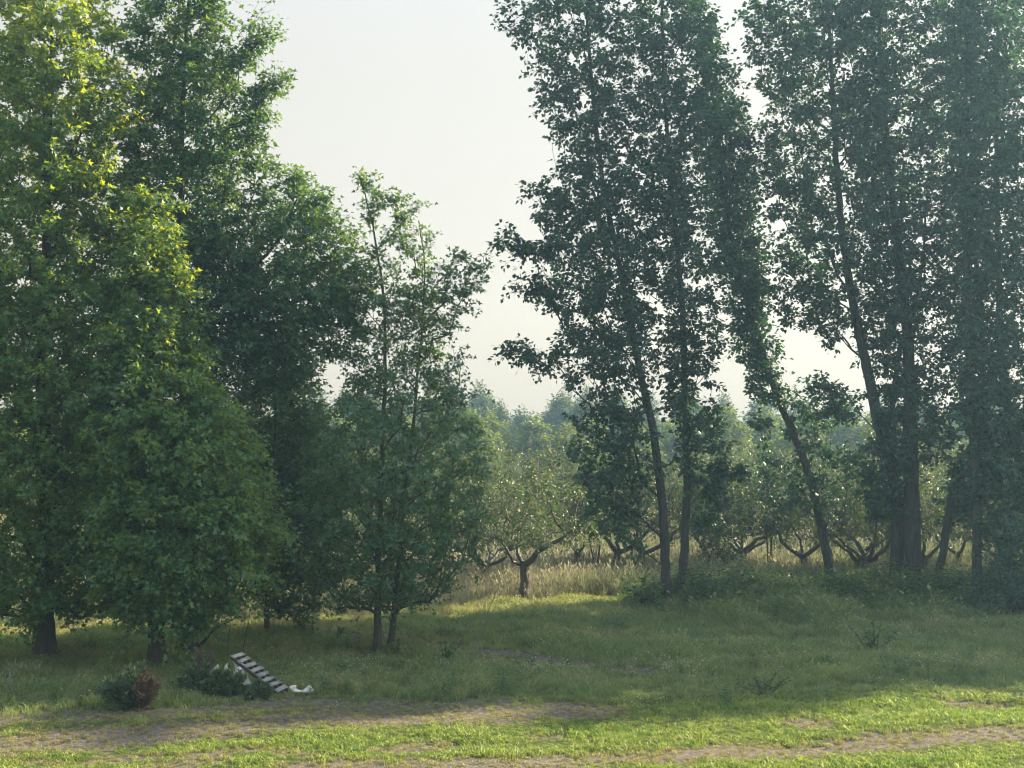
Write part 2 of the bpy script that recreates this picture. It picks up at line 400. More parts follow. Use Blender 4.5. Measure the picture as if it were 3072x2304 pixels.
def grow(name_mats, seed, trunks, targets, clump=0.55, n_leaf=70, size=0.14, tpl=MAPLE, k_up=0.5, r_tip=0.006, droop=0.25,
         limb_sides=5, twigs=5, outw=0.55, wild=0.65, up=0.5, bare=0.0, base_flare=1.4, brown=None, gnarl=0.0):
    """trunks: list of (points, r_base, r_tip); targets: (n,3). Returns (wood mesh, leaf mesh), in the coordinates given."""
    tname, tmat, lname, lmat = name_mats
    rng = np.random.default_rng(seed)
    pos, par, rad_fix, isT = [], [], [], []
    W = Wood()
    for ti, (pts, r0, r1) in enumerate(trunks):
        path = resample(pts, 0.28)
        s = np.concatenate(([0], np.cumsum(np.linalg.norm(np.diff(path, axis=0), axis=1)))); s /= s[-1]
        path[1:-1] += rng.normal(scale=0.006 + 0.018 * r0 + gnarl, size=(len(path) - 2, 3)) * np.array((1, 1, 0.2))
        rr = r0 + (r1 - r0) * s ** 0.85
        if ti == 0 or pts[0][2] < 0.3:
            hgt = np.maximum(0, path[:, 2] - path[0, 2]); rr = rr * (1 + (base_flare - 1) * np.exp(-hgt / 0.28))
            path = np.vstack([path[0] - np.array((0, 0, 0.25)), path]); rr = np.concatenate(([rr[0] * 1.1], rr))
        W.add(path, rr * (1 + 0.03 * rng.normal(size=len(rr))), 10 if r0 > 0.08 else 6)
        for i, (p_, r_) in enumerate(zip(path, rr)):
            pos.append(p_); par.append(-1); rad_fix.append(r_); isT.append(True)
    nT = len(pos)
    pos = list(pos)
    TP = np.array(pos)
    order = np.argsort([np.min(np.linalg.norm(TP - t, axis=1)) for t in targets])
    cnt = [0.0] * nT; paths = []
    PA = np.zeros((nT + len(targets) * 7 + 10, 3)); PA[:nT] = TP; n = nT
    RF = np.zeros(len(PA)); RF[:nT] = rad_fix
    low_ok = np.zeros(len(PA)); low_ok[:nT] = np.array(rad_fix)
    for k in order:
        t = targets[k]
        dv = t - PA[:n]; hor = np.hypot(dv[:, 0], dv[:, 1]); dist = np.linalg.norm(dv, axis=1)
        cost = dist + 1.5 * np.abs(np.minimum(0, dv[:, 2] - k_up * hor)) + np.where(np.arange(n) < nT, 0.15, 0.0)
        cost[:nT] += np.where(PA[:nT, 2] < trunks[0][0][0][2] + 0.8, 1.5, 0)
        a = int(np.argmin(cost)); A = PA[a]
        m_ = max(2, min(6, int(dist[a] / 0.3) + 1))
        c1 = A + (t - A) * 0.5 + np.array((0, 0, (-0.10 if k_up > 0.8 else 0.12) * hor[a])) + rng.normal(scale=0.06 * dist[a], size=3)
        ts = np.linspace(0, 1, m_ + 1)[1:, None]
        pts = (1 - ts) ** 2 * A + 2 * ts * (1 - ts) * c1 + ts ** 2 * t
        idx = [a]
        for q in pts:
            PA[n] = q; par.append(idx[-1]); cnt.append(0.0); idx.append(n); n += 1
        cnt[idx[-1]] += 1.0
        paths.append(idx)
    cnt = np.array(cnt)
    for i in range(n - 1, nT - 1, -1):
        if par[i] >= 0: cnt[par[i]] += cnt[i]
    rb = r_tip * np.sqrt(np.maximum(cnt, 1))
    for idx in paths:
        rr = rb[idx].copy(); rr[0] = rr[1] * 1.15
        if idx[0] < nT: rr = np.minimum(rr, max(RF[idx[0]] * 0.75, 0.006))
        W.add(PA[idx], rr, limb_sides)
    # twigs and leaves
    LP, LT, LN, LS, LR, TW = [], [], [], [], [], []
    axis_xy = np.mean(TP[:, :2], axis=0)
    for k, t in enumerate(targets):
        out = np.array((t[0] - axis_xy[0], t[1] - axis_xy[1], 0)); ol = np.linalg.norm(out); out = out / max(ol, 1e-6)
        cs = clump * rng.uniform(0.7, 1.3)
        nt_ = twigs
        D = unit(out * outw + rng.normal(scale=wild, size=(nt_, 3)) + np.array((0, 0, up * 0.6)))
        Ln = cs * rng.uniform(0.6, 1.25, nt_)
        origin = t - out * cs * 0.35
        mid = origin + D * (Ln * 0.55)[:, None] + np.array((0, 0, 0.04))
        tip = origin + D * Ln[:, None] - np.array((0, 0, 1)) * (droop * Ln * 0.5)[:, None]
        TW.append(np.stack([np.repeat(origin[None], nt_, 0), mid, tip], 1))
        if rng.random() < bare: continue
        nl = int(n_leaf * rng.uniform(0.6, 1.35))
        j = rng.integers(0, nt_, nl); s = rng.random(nl) ** 0.75
        base = np.where((s < 0.55)[:, None], origin + (mid[j] - origin) * (s / 0.55)[:, None], mid[j] + (tip[j] - mid[j]) * ((s - 0.55) / 0.45)[:, None])
        side = rng.normal(size=(nl, 3)); side[:, 2] *= 0.6
        base = base + side * size * 0.55
        T_ = unit(D[j] * 0.5 + unit(side) * 0.9 + np.array((0, 0, -droop * 1.6)))
        N_ = unit(rng.normal(scale=0.6, size=(nl, 3)) + np.array((0, 0, 1.0)) + out * 0.35)
        LP.append(base); LT.append(T_); LN.append(N_); LS.append(size * rng.uniform(0.65, 1.2, nl))
        cl = rng.uniform(-0.18, 0.18)
        rv = np.clip(rng.beta(2, 2.6, nl) + cl, 0, 1)
        if brown is not None and rng.random() < brown: rv = np.clip(rv * 0.3 + 0.72, 0, 1)
        LR.append(rv)
    W.add_many(np.concatenate(TW), np.array((0.9, 0.6, 0.3)) * r_tip)
    wood = W.mesh(tname, tmat)
    leaf = None
    if LP: leaf = leaves_mesh(lname, np.concatenate(LP), np.concatenate(LT), np.concatenate(LN), np.concatenate(LS), tpl, lmat, np.concatenate(LR))
    return wood, leaf

def px_rows(rows, d, base, dd=0.0, lean=0.0):
    """(y, xl, xr) in photograph pixels at distance d -> (z, cx, cy, hw) relative to the tree's base"""
    out = []
    for y, a, b_ in rows:
        A, B = at(a, y, d + dd), at(b_, y, d + dd)
        out.append((A[2] - base[2], (A[0] + B[0]) / 2 - base[0], dd + lean * A[2], (B[0] - A[0]) / 2))
    return out
def px_path(pts, d, base, dy=None):
    out = [at(x, y, d) - base for x, y in pts]
    if dy is not None:
        for q, v in zip(out, dy): q[1] += v
    return np.array(out)
def spray(rng, a, b, n, jitter=0.12):
    t = np.linspace(0.35, 1, n)[:, None]
    return a + (b - a) * t + rng.normal(scale=jitter, size=(n, 3))

def plant_tree(name, base, wood, leaf, label, category='tree', group=None, rz=0.0, crown='crown'):
    e = empty(name, base, rz)
    link('trunk', wood, e)
    if leaf is not None: link(crown, leaf, e)
    return tag(e, label, category, group)
def base_of(px, py):
    g = on_ground(px, py); g[2] = float(gz(g[0], g[1])); return g

# ------------------------------------------------------------------ maples on the left
def maple(name, seed, bpx, trunks, envs, n, label, sprays=(), mat='maple_leaf', depth=0.9, shell=0.42, mind=0.64, **kw):
    base = base_of(*bpx); d = base[1]
    rng = np.random.default_rng(seed + 100)
    T = []
    for pts, r0, r1, dy in trunks:
        P = px_path(pts, d, base, dy)
        if abs(P[0][2]) < 0.4: P[0][2] = 0.0
        T.append((P, r0, r1))
    tg = []
    for (rows, dd), k in zip(envs, n):
        tg.append(sample_env(rng, px_rows(rows, d, base, dd), k, kw.get('clump', 0.66) * 0.22, depth, shell, mind))
    for a, b_, k in sprays:
        tg.append(spray(rng, at(*a, d) - base, at(*b_, d) - base, k))
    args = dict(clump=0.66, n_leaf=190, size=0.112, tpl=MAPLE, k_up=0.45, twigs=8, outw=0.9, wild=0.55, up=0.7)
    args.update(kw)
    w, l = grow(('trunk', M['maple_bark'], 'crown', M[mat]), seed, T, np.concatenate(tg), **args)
    return plant_tree(name, base, w, l, label)

maple('maple_tree', 11, (135, 1985), [([(135, 1985), (132, 1800), (140, 1500), (125, 1100), (140, 700), (150, 300), (160, -120)], 0.22, 0.012, None)],
      [([(-160, 60, 260), (0, -60, 330), (120, -110, 385), (250, -140, 425), (400, -160, 465), (540, -180, 450), (620, -200, 440), (800, -240, 460), (1000, -270, 480), (1250, -280, 500), (1500, -280, 490), (1700, -300, 430), (1850, -250, 380)], 0.0)],
      [640], 'large yellow-green maple filling the far left edge of the photo')
maple('maple_tree', 12, (470, 2000), [([(470, 2000), (468, 1800), (475, 1500), (460, 1100), (455, 800), (450, 640)], 0.17, 0.025, None)],
      [([(600, 400, 510), (680, 350, 545), (800, 320, 575), (950, 290, 580), (1100, 270, 620), (1250, 260, 720), (1400, 250, 800), (1550, 250, 850), (1700, 270, 840), (1800, 290, 760), (1890, 330, 660)], -0.4)],
      [340], 'bushy maple with branches sweeping low behind the brown-tipped juniper')
maple('maple_tree', 13, (572, 1965), [([(572, 1965), (568, 1750), (560, 1400), (548, 1000), (545, 500), (555, 150), (575, -80)], 0.15, 0.03, None),
                                     ([(565, 1290), (590, 1000), (690, 860), (820, 740), (890, 600)], 0.09, 0.02, None),
                                     ([(580, 1925), (640, 1892), (705, 1855)], 0.045, 0.012, None), ([(580, 1930), (545, 1932), (512, 1926)], 0.035, 0.01, None)],
      [([(-90, 500, 640), (-20, 470, 660), (60, 380, 660), (130, 350, 690), (220, 370, 740), (330, 390, 735), (450, 390, 755), (560, 370, 730), (700, 360, 760), (850, 380, 800), (1050, 420, 850), (1200, 480, 850)], 0.1),
       ([(475, 745, 840), (560, 730, 930), (650, 720, 1030), (760, 700, 1075), (860, 690, 1090), (960, 690, 1070), (1060, 700, 1020), (1130, 720, 980), (1200, 740, 900)], 0.2)],
      [250, 120], 'tall dark maple with open crown against the sky, behind the bushy maple',
      sprays=[((650, 250), (800, 110), 6), ((720, 420), (822, 255), 7), ((700, 500), (760, 420), 4), ((900, 860), (1085, 880), 5), ((600, 60), (655, -10), 3), ((930, 900), (1080, 1010), 5)],
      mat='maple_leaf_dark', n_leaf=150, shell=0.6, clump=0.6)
maple('maple_tree', 14, (800, 1915), [([(800, 1915), (805, 1700), (815, 1500), (825, 1300), (830, 1150)], 0.07, 0.02, None)],
      [([(1080, 760, 900), (1180, 720, 960), (1300, 700, 1010), (1450, 680, 1040), (1600, 670, 1040), (1720, 680, 1010), (1800, 740, 980), (1850, 830, 960)], 0.6)],
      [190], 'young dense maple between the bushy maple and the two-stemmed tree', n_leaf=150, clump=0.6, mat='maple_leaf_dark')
maple('maple_sapling', 15, (1135, 1968), [([(1133, 1968), (1135, 1700), (1140, 1550), (1148, 1300), (1155, 1150), (1150, 900), (1112, 650), (1080, 535)], 0.085, 0.012, None),
                                         ([(1166, 1952), (1190, 1700), (1205, 1500), (1225, 1350), (1240, 1200), (1262, 950), (1268, 780), (1250, 648)], 0.075, 0.012, [.35, .5, .55, .6, .6, .6, .6, .6])],
      [([(1130, 1040, 1400), (1230, 960, 1420), (1330, 900, 1480), (1450, 880, 1490), (1560, 870, 1480), (1660, 880, 1460), (1760, 900, 1400), (1820, 980, 1320)], 0.2),
       ([(640, 1090, 1140), (750, 1085, 1200), (850, 1070, 1230), (950, 1060, 1240), (1050, 1050, 1240), (1130, 1050, 1260)], 0.0),
       ([(700, 1230, 1280), (800, 1220, 1300), (900, 1200, 1340), (1000, 1190, 1340), (1100, 1200, 1350)], 0.5)],
      [320, 30, 30], 'slender tree with two close thin trunks standing in the open grass',
      sprays=[((1112, 660), (1082, 540), 4), ((1120, 640), (1180, 600), 3), ((1262, 800), (1250, 650), 4), ((1240, 780), (1215, 660), 3), ((1270, 960), (1390, 785), 6), ((1280, 980), (1455, 790), 8), ((1270, 1050), (1400, 930), 5), ((1260, 1180), (1390, 1085), 5),
              ((1140, 900), (1065, 790), 4), ((1140, 1010), (1010, 930), 5), ((1140, 1150), (1010, 1060), 4), ((1330, 1230), (1400, 1180), 3)],
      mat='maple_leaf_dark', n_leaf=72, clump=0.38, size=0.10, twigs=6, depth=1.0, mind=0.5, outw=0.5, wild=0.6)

# ------------------------------------------------------------------ poplars on the right
POPS = []
def poplar(seed, bpx, trunk, r0, rows, n, label, extra=(), sprays=(), r1=0.03, dd=0.0, low=None, **kw):
    base = base_of(*bpx); d = base[1]
    rng = np.random.default_rng(seed + 300)
    P = px_path(trunk, d, base); P[0][2] = 0.0
    T = [(P, r0 * 0.86, r1)] + [(px_path(t, d, base), a, b_) for t, a, b_ in extra]
    tg = [sample_env(rng, px_rows(rows, d, base, dd), int(n * 1.15), 0.22, 0.95, 0.55, 0.5)]
    if low: tg.append(sample_env(rng, px_rows(low[0], d, base, dd), low[1], 0.2, 0.9, 0.6, 0.6))
    for a, b_, k in sprays: tg.append(spray(rng, at(*a, d) - base, at(*b_, d) - base, k, 0.10))
    args = dict(clump=0.55, n_leaf=88, size=0.12, tpl=POPLAR, k_up=1.0, r_tip=0.005, droop=0.3, twigs=5, up=0.9)
    args.update(kw)
    w, l = grow(('trunk', M['poplar_bark'], 'crown', M['poplar_leaf']), seed, T, np.concatenate(tg), **args)
    e = plant_tree('poplar_tree', base, w, l, label, group='row of poplars')
    POPS.append(e); return e
poplar(21, (2000, 1830), [(2000, 1830), (1990, 1560), (1960, 1300), (1915, 1090), (1860, 800), (1810, 550), (1775, 250), (1760, 0), (1750, -170)], 0.17,
       [(-200, 1690, 1790), (-90, 1610, 1850), (0, 1560, 1880), (100, 1530, 1900), (200, 1570, 1900), (350, 1590, 1920), (500, 1640, 1950), (600, 1610, 1960), (800, 1580, 1970), (900, 1590, 1990), (1000, 1650, 2000), (1100, 1620, 2010), (1200, 1700, 2000), (1270, 1760, 1990)], 250,
       'leftmost poplar, leaning left with sprays reaching into the open sky', low=([(1290, 1720, 2010), (1400, 1690, 2020), (1520, 1710, 2010), (1620, 1790, 1990)], 34),
       sprays=[((1720, 640), (1590, 590), 5), ((1700, 800), (1500, 735), 8), ((1720, 1130), (1515, 1055), 8), ((1600, 130), (1522, 70), 4), ((1690, 900), (1555, 870), 5), ((1950, 1400), (1720, 1300), 5), ((1960, 1500), (1700, 1400), 5), ((1970, 1600), (1800, 1500), 4)])
poplar(22, (2042, 1825), [(2042, 1825), (2060, 1500), (2055, 1200), (2045, 900), (2010, 520), (1990, 200), (1985, -150)], 0.15,
       [(-190, 1940, 2020), (-80, 1870, 2090), (0, 1830, 2130), (200, 1830, 2170), (400, 1850, 2180), (600, 1870, 2170), (800, 1880, 2190), (1000, 1920, 2190), (1150, 1930, 2180), (1260, 1970, 2170)], 195,
       'straight poplar paired closely with the leftmost leaning poplar', low=([(1270, 1980, 2190), (1400, 2020, 2240), (1500, 2040, 2200)], 20), sprays=[((2080, 1500), (2230, 1420), 6), ((2070, 1600), (2180, 1520), 5)])
poplar(23, (2500, 1795), [(2500, 1795), (2470, 1600), (2420, 1400), (2330, 1180), (2270, 1000), (2200, 750), (2150, 450), (2110, 200), (2090, -120)], 0.18,
       [(-160, 2030, 2130), (0, 2030, 2140), (100, 2040, 2160), (200, 2050, 2190), (300, 2060, 2235), (430, 2080, 2270), (550, 2090, 2300), (700, 2100, 2285), (800, 2110, 2330), (950, 2150, 2330), (1050, 2180, 2340), (1120, 2220, 2370), (1190, 2270, 2400)], 185,
       'strongly leaning poplar in the middle of the row', low=([(1180, 2250, 2480), (1300, 2230, 2560), (1420, 2250, 2580), (1540, 2300, 2560)], 36), sprays=[((2380, 1250), (2560, 1230), 5), ((2440, 1400), (2590, 1370), 5)])
poplar(24, (2690, 1805), [(2690, 1805), (2690, 1500), (2645, 1300), (2600, 1100), (2540, 800), (2510, 500), (2490, 100), (2485, -100)], 0.26,
       [(-130, 2420, 2560), (-60, 2300, 2640), (0, 2200, 2640), (100, 2195, 2650), (200, 2240, 2660), (350, 2260, 2670), (450, 2230, 2670), (600, 2290, 2690), (700, 2300, 2690), (800, 2310, 2700), (900, 2340, 2720), (980, 2460, 2730), (1100, 2560, 2740), (1250, 2570, 2760), (1340, 2600, 2740)], 270,
       'thick poplar forking low, left trunk of the fat double pair', low=([(1350, 2570, 2760), (1450, 2560, 2760), (1570, 2580, 2740)], 26),
       extra=[([(2650, 1310), (2680, 1200), (2700, 1050), (2760, 850), (2780, 600)], 0.10, 0.02)], sprays=[((2540, 760), (2310, 640), 6), ((2560, 900), (2300, 780), 8), ((2570, 980), (2310, 860), 8), ((2580, 1060), (2350, 940), 7), ((2550, 700), (2300, 560), 6), ((2580, 1240), (2420, 1170), 7), ((2560, 1290), (2470, 1230), 4)])
poplar(25, (2738, 1810), [(2738, 1810), (2735, 1400), (2722, 1000), (2690, 700), (2650, 300), (2635, 0), (2630, -120)], 0.29,
       [(-150, 2560, 2700), (-70, 2510, 2780), (0, 2490, 2800), (300, 2510, 2830), (600, 2550, 2840), (900, 2600, 2860), (1200, 2620, 2880), (1380, 2660, 2880)], 240,
       'thickest dark poplar trunk, right one of the fat double pair')
poplar(26, (2800, 1815), [(2800, 1815), (2830, 1650), (2860, 1480), (2920, 1370), (2948, 1250), (2950, 1100), (2935, 850), (2900, 550), (2870, 250), (2865, -70)], 0.14,
       [(-100, 2790, 2930), (0, 2740, 2960), (400, 2730, 2970), (800, 2760, 3000), (1100, 2810, 3020), (1300, 2880, 3040), (1360, 2900, 3010)], 160,
       'thin poplar with a trunk bowed to the right beside the fat pair', low=([(1380, 2820, 3010), (1480, 2810, 2990), (1570, 2820, 2950)], 24))
poplar(27, (2932, 1850), [(2932, 1850), (2930, 1500), (2915, 1200), (2900, 900), (2895, 500), (2900, 100), (2905, -120)], 0.16,
       [(-150, 2860, 3000), (-70, 2830, 3050), (0, 2810, 3080), (400, 2830, 3090), (700, 2850, 3080), (1000, 2860, 3090), (1300, 2860, 3120), (1500, 2890, 3120), (1620, 2900, 3080)], 215,
       'thin upright poplar trunk nearest the right edge of the photo')
poplar(28, (3120, 1830), [(3120, 1830), (3095, 1600), (3060, 1400), (3012, 1150), (2995, 800), (2990, 300), (2995, -100)], 0.16,
       [(-130, 2960, 3100), (0, 2950, 3200), (400, 2960, 3240), (800, 2960, 3260), (1200, 2970, 3260), (1500, 2980, 3260), (1700, 3000, 3220)], 190,
       'poplar leaning in from beyond the right edge of the photo')
for (x, y, s, src, rz) in ((18.4, 40.5, .93, 4, 2.0), (21.8, 41.0, .95, 6, 4.2), (25.3, 40.5, 1.04, 4, 0.7), (28.6, 41.0, 1.10, 6, 1.9), (31.8, 41.0, 1.06, 4, 3.1), (35.0, 41.5, .94, 6, 5.0), (38.4, 41.0, .86, 4, 4.1), (41.8, 41.5, .80, 6, 2.1),
                           (20.2, 44.5, .95, 6, 1.0), (23.6, 44.0, 1.0, 4, 3.0), (27.0, 44.5, 1.08, 6, 5.5), (30.4, 44.5, 1.10, 4, 0.1), (33.6, 44.5, 1.0, 6, 2.4), (37.0, 44.5, .90, 4, 4.6), (40.2, 44.5, .84, 6, 0.6)):  # unseen second rank, added to close gaps in the row's shade
    e = copy_tree(POPS[src], (x, y, float(gz(x, y))), rz, (1.4 * s, 1.4 * s, s))  # crowns of these unseen trees widened to thicken their shade
    e['label'] = 'unseen poplar continuing the row beyond the right edge, added for its shade'

# ------------------------------------------------------------------ orchard of old cherry trees
ORCH = 'old cherry trees of the orchard'
def cherry_parts(seed, limbs, n, hgt=4.3, wid=2.5, bare=0.12, trunk_h=0.85, r=0.13, leaf=34, brown=0.12):
    rng = np.random.default_rng(seed)
    T = []
    top = np.array((rng.normal(scale=0.05), rng.normal(scale=0.05), trunk_h))
    T.append((np.array([(0, 0, 0), top * 0.55 + rng.normal(scale=0.02, size=3), top]), r, r * 0.85))
    if limbs is None:
        limbs = []
        k = rng.integers(3, 6); a0 = rng.uniform(0, 6.28)
        for i in range(k):
            an = a0 + 2 * math.pi * i / k + rng.normal(scale=0.25); ln = rng.uniform(0.55, 0.95) * wid
            dr = np.array((math.cos(an), math.sin(an), 0))
            limbs.append(([top - np.array((0, 0, 0.08)), top + dr * ln * 0.28 + np.array((0, 0, rng.uniform(.15, .45))), top + dr * ln * 0.6 + np.array((0, 0, rng.uniform(.7, 1.2))), top + dr * ln * 0.85 + np.array((0, 0, rng.uniform(1.5, 2.4)))], rng.uniform(0.06, 0.09)))
    for pts, rr in limbs: T.append((np.array(pts), rr, 0.018))
    rows = [(trunk_h + 0.55, 0, 0, wid * 0.75), (1.7, 0, 0, wid), (2.6, 0, 0, wid * 0.98), (3.4, 0, 0, wid * 0.75), (hgt, 0, 0, wid * 0.3)]
    tg = sample_env(rng, rows, n, 0.3, 1.0, 0.5, 0.45)
    return grow(('trunk', M['cherry_bark'], 'crown', M['cherry_leaf']), seed, T, tg, clump=0.5, n_leaf=int(leaf * 2.2), size=0.088, tpl=OVAL, k_up=0.5, r_tip=0.0065,
                droop=0.35, twigs=6, up=0.6, bare=bare, base_flare=1.3, brown=brown, limb_sides=4, gnarl=0.028)
b0 = base_of(1578, 1802)
def lp(*pts):
    out = []
    for x, y, dy in pts:
        q = at(x, y, b0[1]) - b0; q[1] += dy; out.append(q)
    return out
w, l = cherry_parts(41, [(lp((1576, 1695, 0), (1610, 1655, -.2), (1650, 1630, -.3), (1695, 1605, -.4), (1672, 1565, -.5), (1650, 1510, -.5)), 0.10),
                         (lp((1565, 1695, 0), (1545, 1685, -.1), (1530, 1665, -.2), (1500, 1620, -.2), (1465, 1560, 0)), 0.055),
                         (lp((1568, 1690, 0), (1555, 1665, .3), (1560, 1590, .7), (1590, 1500, .9)), 0.07),
                         (lp((1690, 1608, -.4), (1720, 1570, -.3), (1735, 1500, 0)), 0.05)], 120, hgt=4.2, wid=2.6, r=0.15, leaf=32, trunk_h=1.02, bare=0.1)
plant_tree('cherry_tree', b0, w, l, 'nearest old cherry tree, straight trunk in tall straw grass with a wide fork', group=ORCH)
CH = []
for s in range(4):
    w, l = cherry_parts(50 + s, None, 105, hgt=(4.2, 4.6, 4.0, 4.4)[s], wid=(2.4, 2.6, 2.3, 2.5)[s], bare=(0.1, 0.15, 0.3, 0.12)[s], r=(0.13, .15, .12, .14)[s], leaf=(32, 30, 24, 34)[s])
    CH.append((w, l))
wd, _ = cherry_parts(60, None, 110, hgt=4.6, wid=2.4, bare=1.1, r=0.13)
front = [(1462, 1775, 1, .4, 'cherry tree with a stout dark trunk just left of the nearest one'),
         (1730, 1737, 0, 1.2, 'cherry tree with a dark hooked limb between the nearest cherry and the poplars'),
         (1850, 1738, 2, 2.2, 'cherry tree halfway between the hooked-limb cherry and the leftmost poplar'),
         (1925, 1728, 3, 3.3, 'cherry tree immediately left of the leftmost poplar trunk'),
         (2118, 1724, 0, 4.0, 'cherry tree just right of the straight paired poplar'),
         (2232, 1726, 1, 5.2, 'many-limbed cherry tree framed midway between paired and leaning poplars'),
         (2410, 1745, 3, 0.9, 'short-trunked cherry tree just left of the leaning poplar'),
         (2570, 1752, 2, 2.8, 'cherry tree just right of the leaning poplar base'),
         (2596, 1772, 1, 1.7, 'cherry tree with spreading pale-lit limbs left of the fat poplar pair'),
         (2782, 1760, 0, 2.0, 'cherry tree showing between the fat pair and the bowed poplar'),
         (2880, 1735, 3, 4.4, 'cherry tree showing between the bowed and the upright thin poplar'),
         (3010, 1740, 1, 3.7, 'cherry tree behind the upright poplar near the right edge'),
         (1280, 1765, 2, 1.1, 'cherry tree mostly hidden behind the slender two-stemmed tree'),
         (1030, 1770, 0, 2.6, 'cherry tree glimpsed left of the slender two-stemmed tree'),
         (760, 1775, 3, 0.2, 'cherry tree glimpsed behind the young dense maple'),
         (330, 1785, 1, 5.0, 'cherry tree glimpsed under the leftmost maples')]
for px, py, v, rz, lab in front:
    e = plant_tree('cherry_tree', base_of(px, py), *CH[v], lab, group=ORCH, rz=rz)
    k = (px * 7 % 13) / 13; e.scale = (.92 + .2 * k, .9 + .2 * (1 - k), .92 + .22 * ((px % 17) / 17)); e.rotation_euler = (.10 * (k - .5), .12 * ((px % 11) / 11 - .5), rz)
bd = on_ground(1620, 1700); bd[2] = gz(bd[0], bd[1])
plant_tree('cherry_tree', bd, wd, None, 'leafless grey cherry tree behind the nearest one', group=ORCH)
rngo = np.random.default_rng(8)
for row, y in enumerate((54, 60, 67, 76, 87)):
    for ci, x in enumerate(np.arange(-14 - row * 2, 22 + row * 3, 5.6)):
        xx, yy = x + rngo.normal(scale=0.5) + 2.0 * (row % 2), y + rngo.normal(scale=0.6)
        plant_tree('cherry_tree', (xx, yy, float(gz(xx, yy))), *CH[rngo.integers(0, 4)], 'cherry tree in the %s rear row of the orchard, %s from the left' % (ORD[row], ORD[ci]), group=ORCH + ', rear rows', rz=rngo.uniform(0, 6.28)).scale = tuple(rngo.uniform(.85, 1.15, 3))

# ------------------------------------------------------------------ far tree line
FAR = []
for s in range(4):
    rng = np.random.default_rng(70 + s)
    hgt = (9.5, 11.0, 8.5, 12.0)[s]; wd_ = (2.9, 3.0, 3.2, 2.6)[s]
    T = [(np.array([(0, 0, 0), (0.1, 0, hgt * .3), (-.1, .1, hgt * .6), (0, 0, hgt * .95)]), 0.2, 0.03)]
    rows = [(0.6, 0, 0, wd_ * 0.8), (hgt * .25, 0, 0, wd_), (hgt * .5, 0.2, 0, wd_ * .95), (hgt * .75, -.1, 0, wd_ * .65), (hgt * .9, 0, 0, wd_ * .35), (hgt, 0, 0, 0.25)]
    tg = sample_env(rng, rows, 230, 0.4, 1.0, 0.40, 0.7)
    FAR.append(grow(('trunk', M['maple_bark'], 'crown', M['far_leaf']), 80 + s, T, tg, clump=0.9, n_leaf=70, size=0.34, tpl=OVAL, k_up=0.5, r_tip=0.01, twigs=3, limb_sides=3))
M['hedge_leaf_sunlit'] = leaf_mat('hedge_leaf_sunlit', [(0.0, (0.065, 0.115, 0.036)), (0.6, (0.105, 0.165, 0.042)), (1.0, (0.17, 0.21, 0.055))], trans=(2.2, 1.9, 0.4), tfac=0.45)  # sunlight put into the colour: yellower and brighter than far_leaf
FAR_H = {'distant_tree': (9.5, 11.0, 8.5, 12.0), 'hedgerow_tree': (9.5, 8.5)}
HEDGE = []
for k in (0, 2):
    lm = FAR[k][1].copy(); lm.materials.clear(); lm.materials.append(M['hedge_leaf_sunlit']); HEDGE.append((FAR[k][0], lm))
rngf = np.random.default_rng(21)
def far_tree(px, top_y, d, v, label, group, name='distant_tree', kinds=FAR):
    g = at(px, 1336, d); z = float(gz(g[0], g[1])); top = at(px, top_y, d)[2]
    e = plant_tree(name, (g[0], d, z), *kinds[v], label, group=group, rz=rngf.uniform(0, 6.28))
    s = (top - z) / FAR_H[name][v]; e.scale = (max(s, .8) * rngf.uniform(.9, 1.1),) * 2 + (s,)
    return e
tops = [(-60, 1190), (60, 1200), (180, 1180), (320, 1195), (460, 1190), (600, 1180), (720, 1190), (840, 1180), (960, 1185), (1030, 1160), (1110, 1150), (1200, 1160), (1290, 1170), (1380, 1170), (1440, 1150), (1500, 1195), (1560, 1225),
        (1650, 1215), (1690, 1160), (1760, 1150), (1850, 1160), (1950, 1170), (2060, 1165), (2170, 1170), (2290, 1180), (2400, 1185), (2520, 1175), (2640, 1185), (2760, 1180), (2880, 1190), (2990, 1180), (3100, 1190), (3200, 1180)]
for i, (px, ty) in enumerate(tops):
    side = 'left' if px < 1600 else 'right'
    k = sum(1 for q, _ in tops if (px < q < 1600) or (1600 < q < px))
    if px == 1440: lab = 'tallest distant tree, left of the notch in the tree line'
    elif px == 1690: lab = 'blue-grey distant tree just right of the notch in the tree line'
    else: lab = 'hazy tree in the distant tree line, %s to the %s of the notch' % (ORD[k], side)
    far_tree(px, ty, 140 + rngf.uniform(-8, 12), i % 4 if ty > 1170 else 1 + 2 * (i % 2), lab, 'distant tree line')
hp = [px + rngf.uniform(-30, 30) for px in np.arange(-100, 3250, 100)]
for px in hp:
    side = 'left' if px < 1600 else 'right'
    k = sum(1 for q in hp if (px < q < 1600) or (1600 < q < px))
    far_tree(px, 1246 + rngf.uniform(-26, 26), 104 + rngf.uniform(-5, 6), int(rngf.integers(0, 2)), 'yellow-green hedgerow tree behind the orchard, %s to the %s of the notch' % (ORD[k], side), 'hedgerow behind the orchard', 'hedgerow_tree', HEDGE)

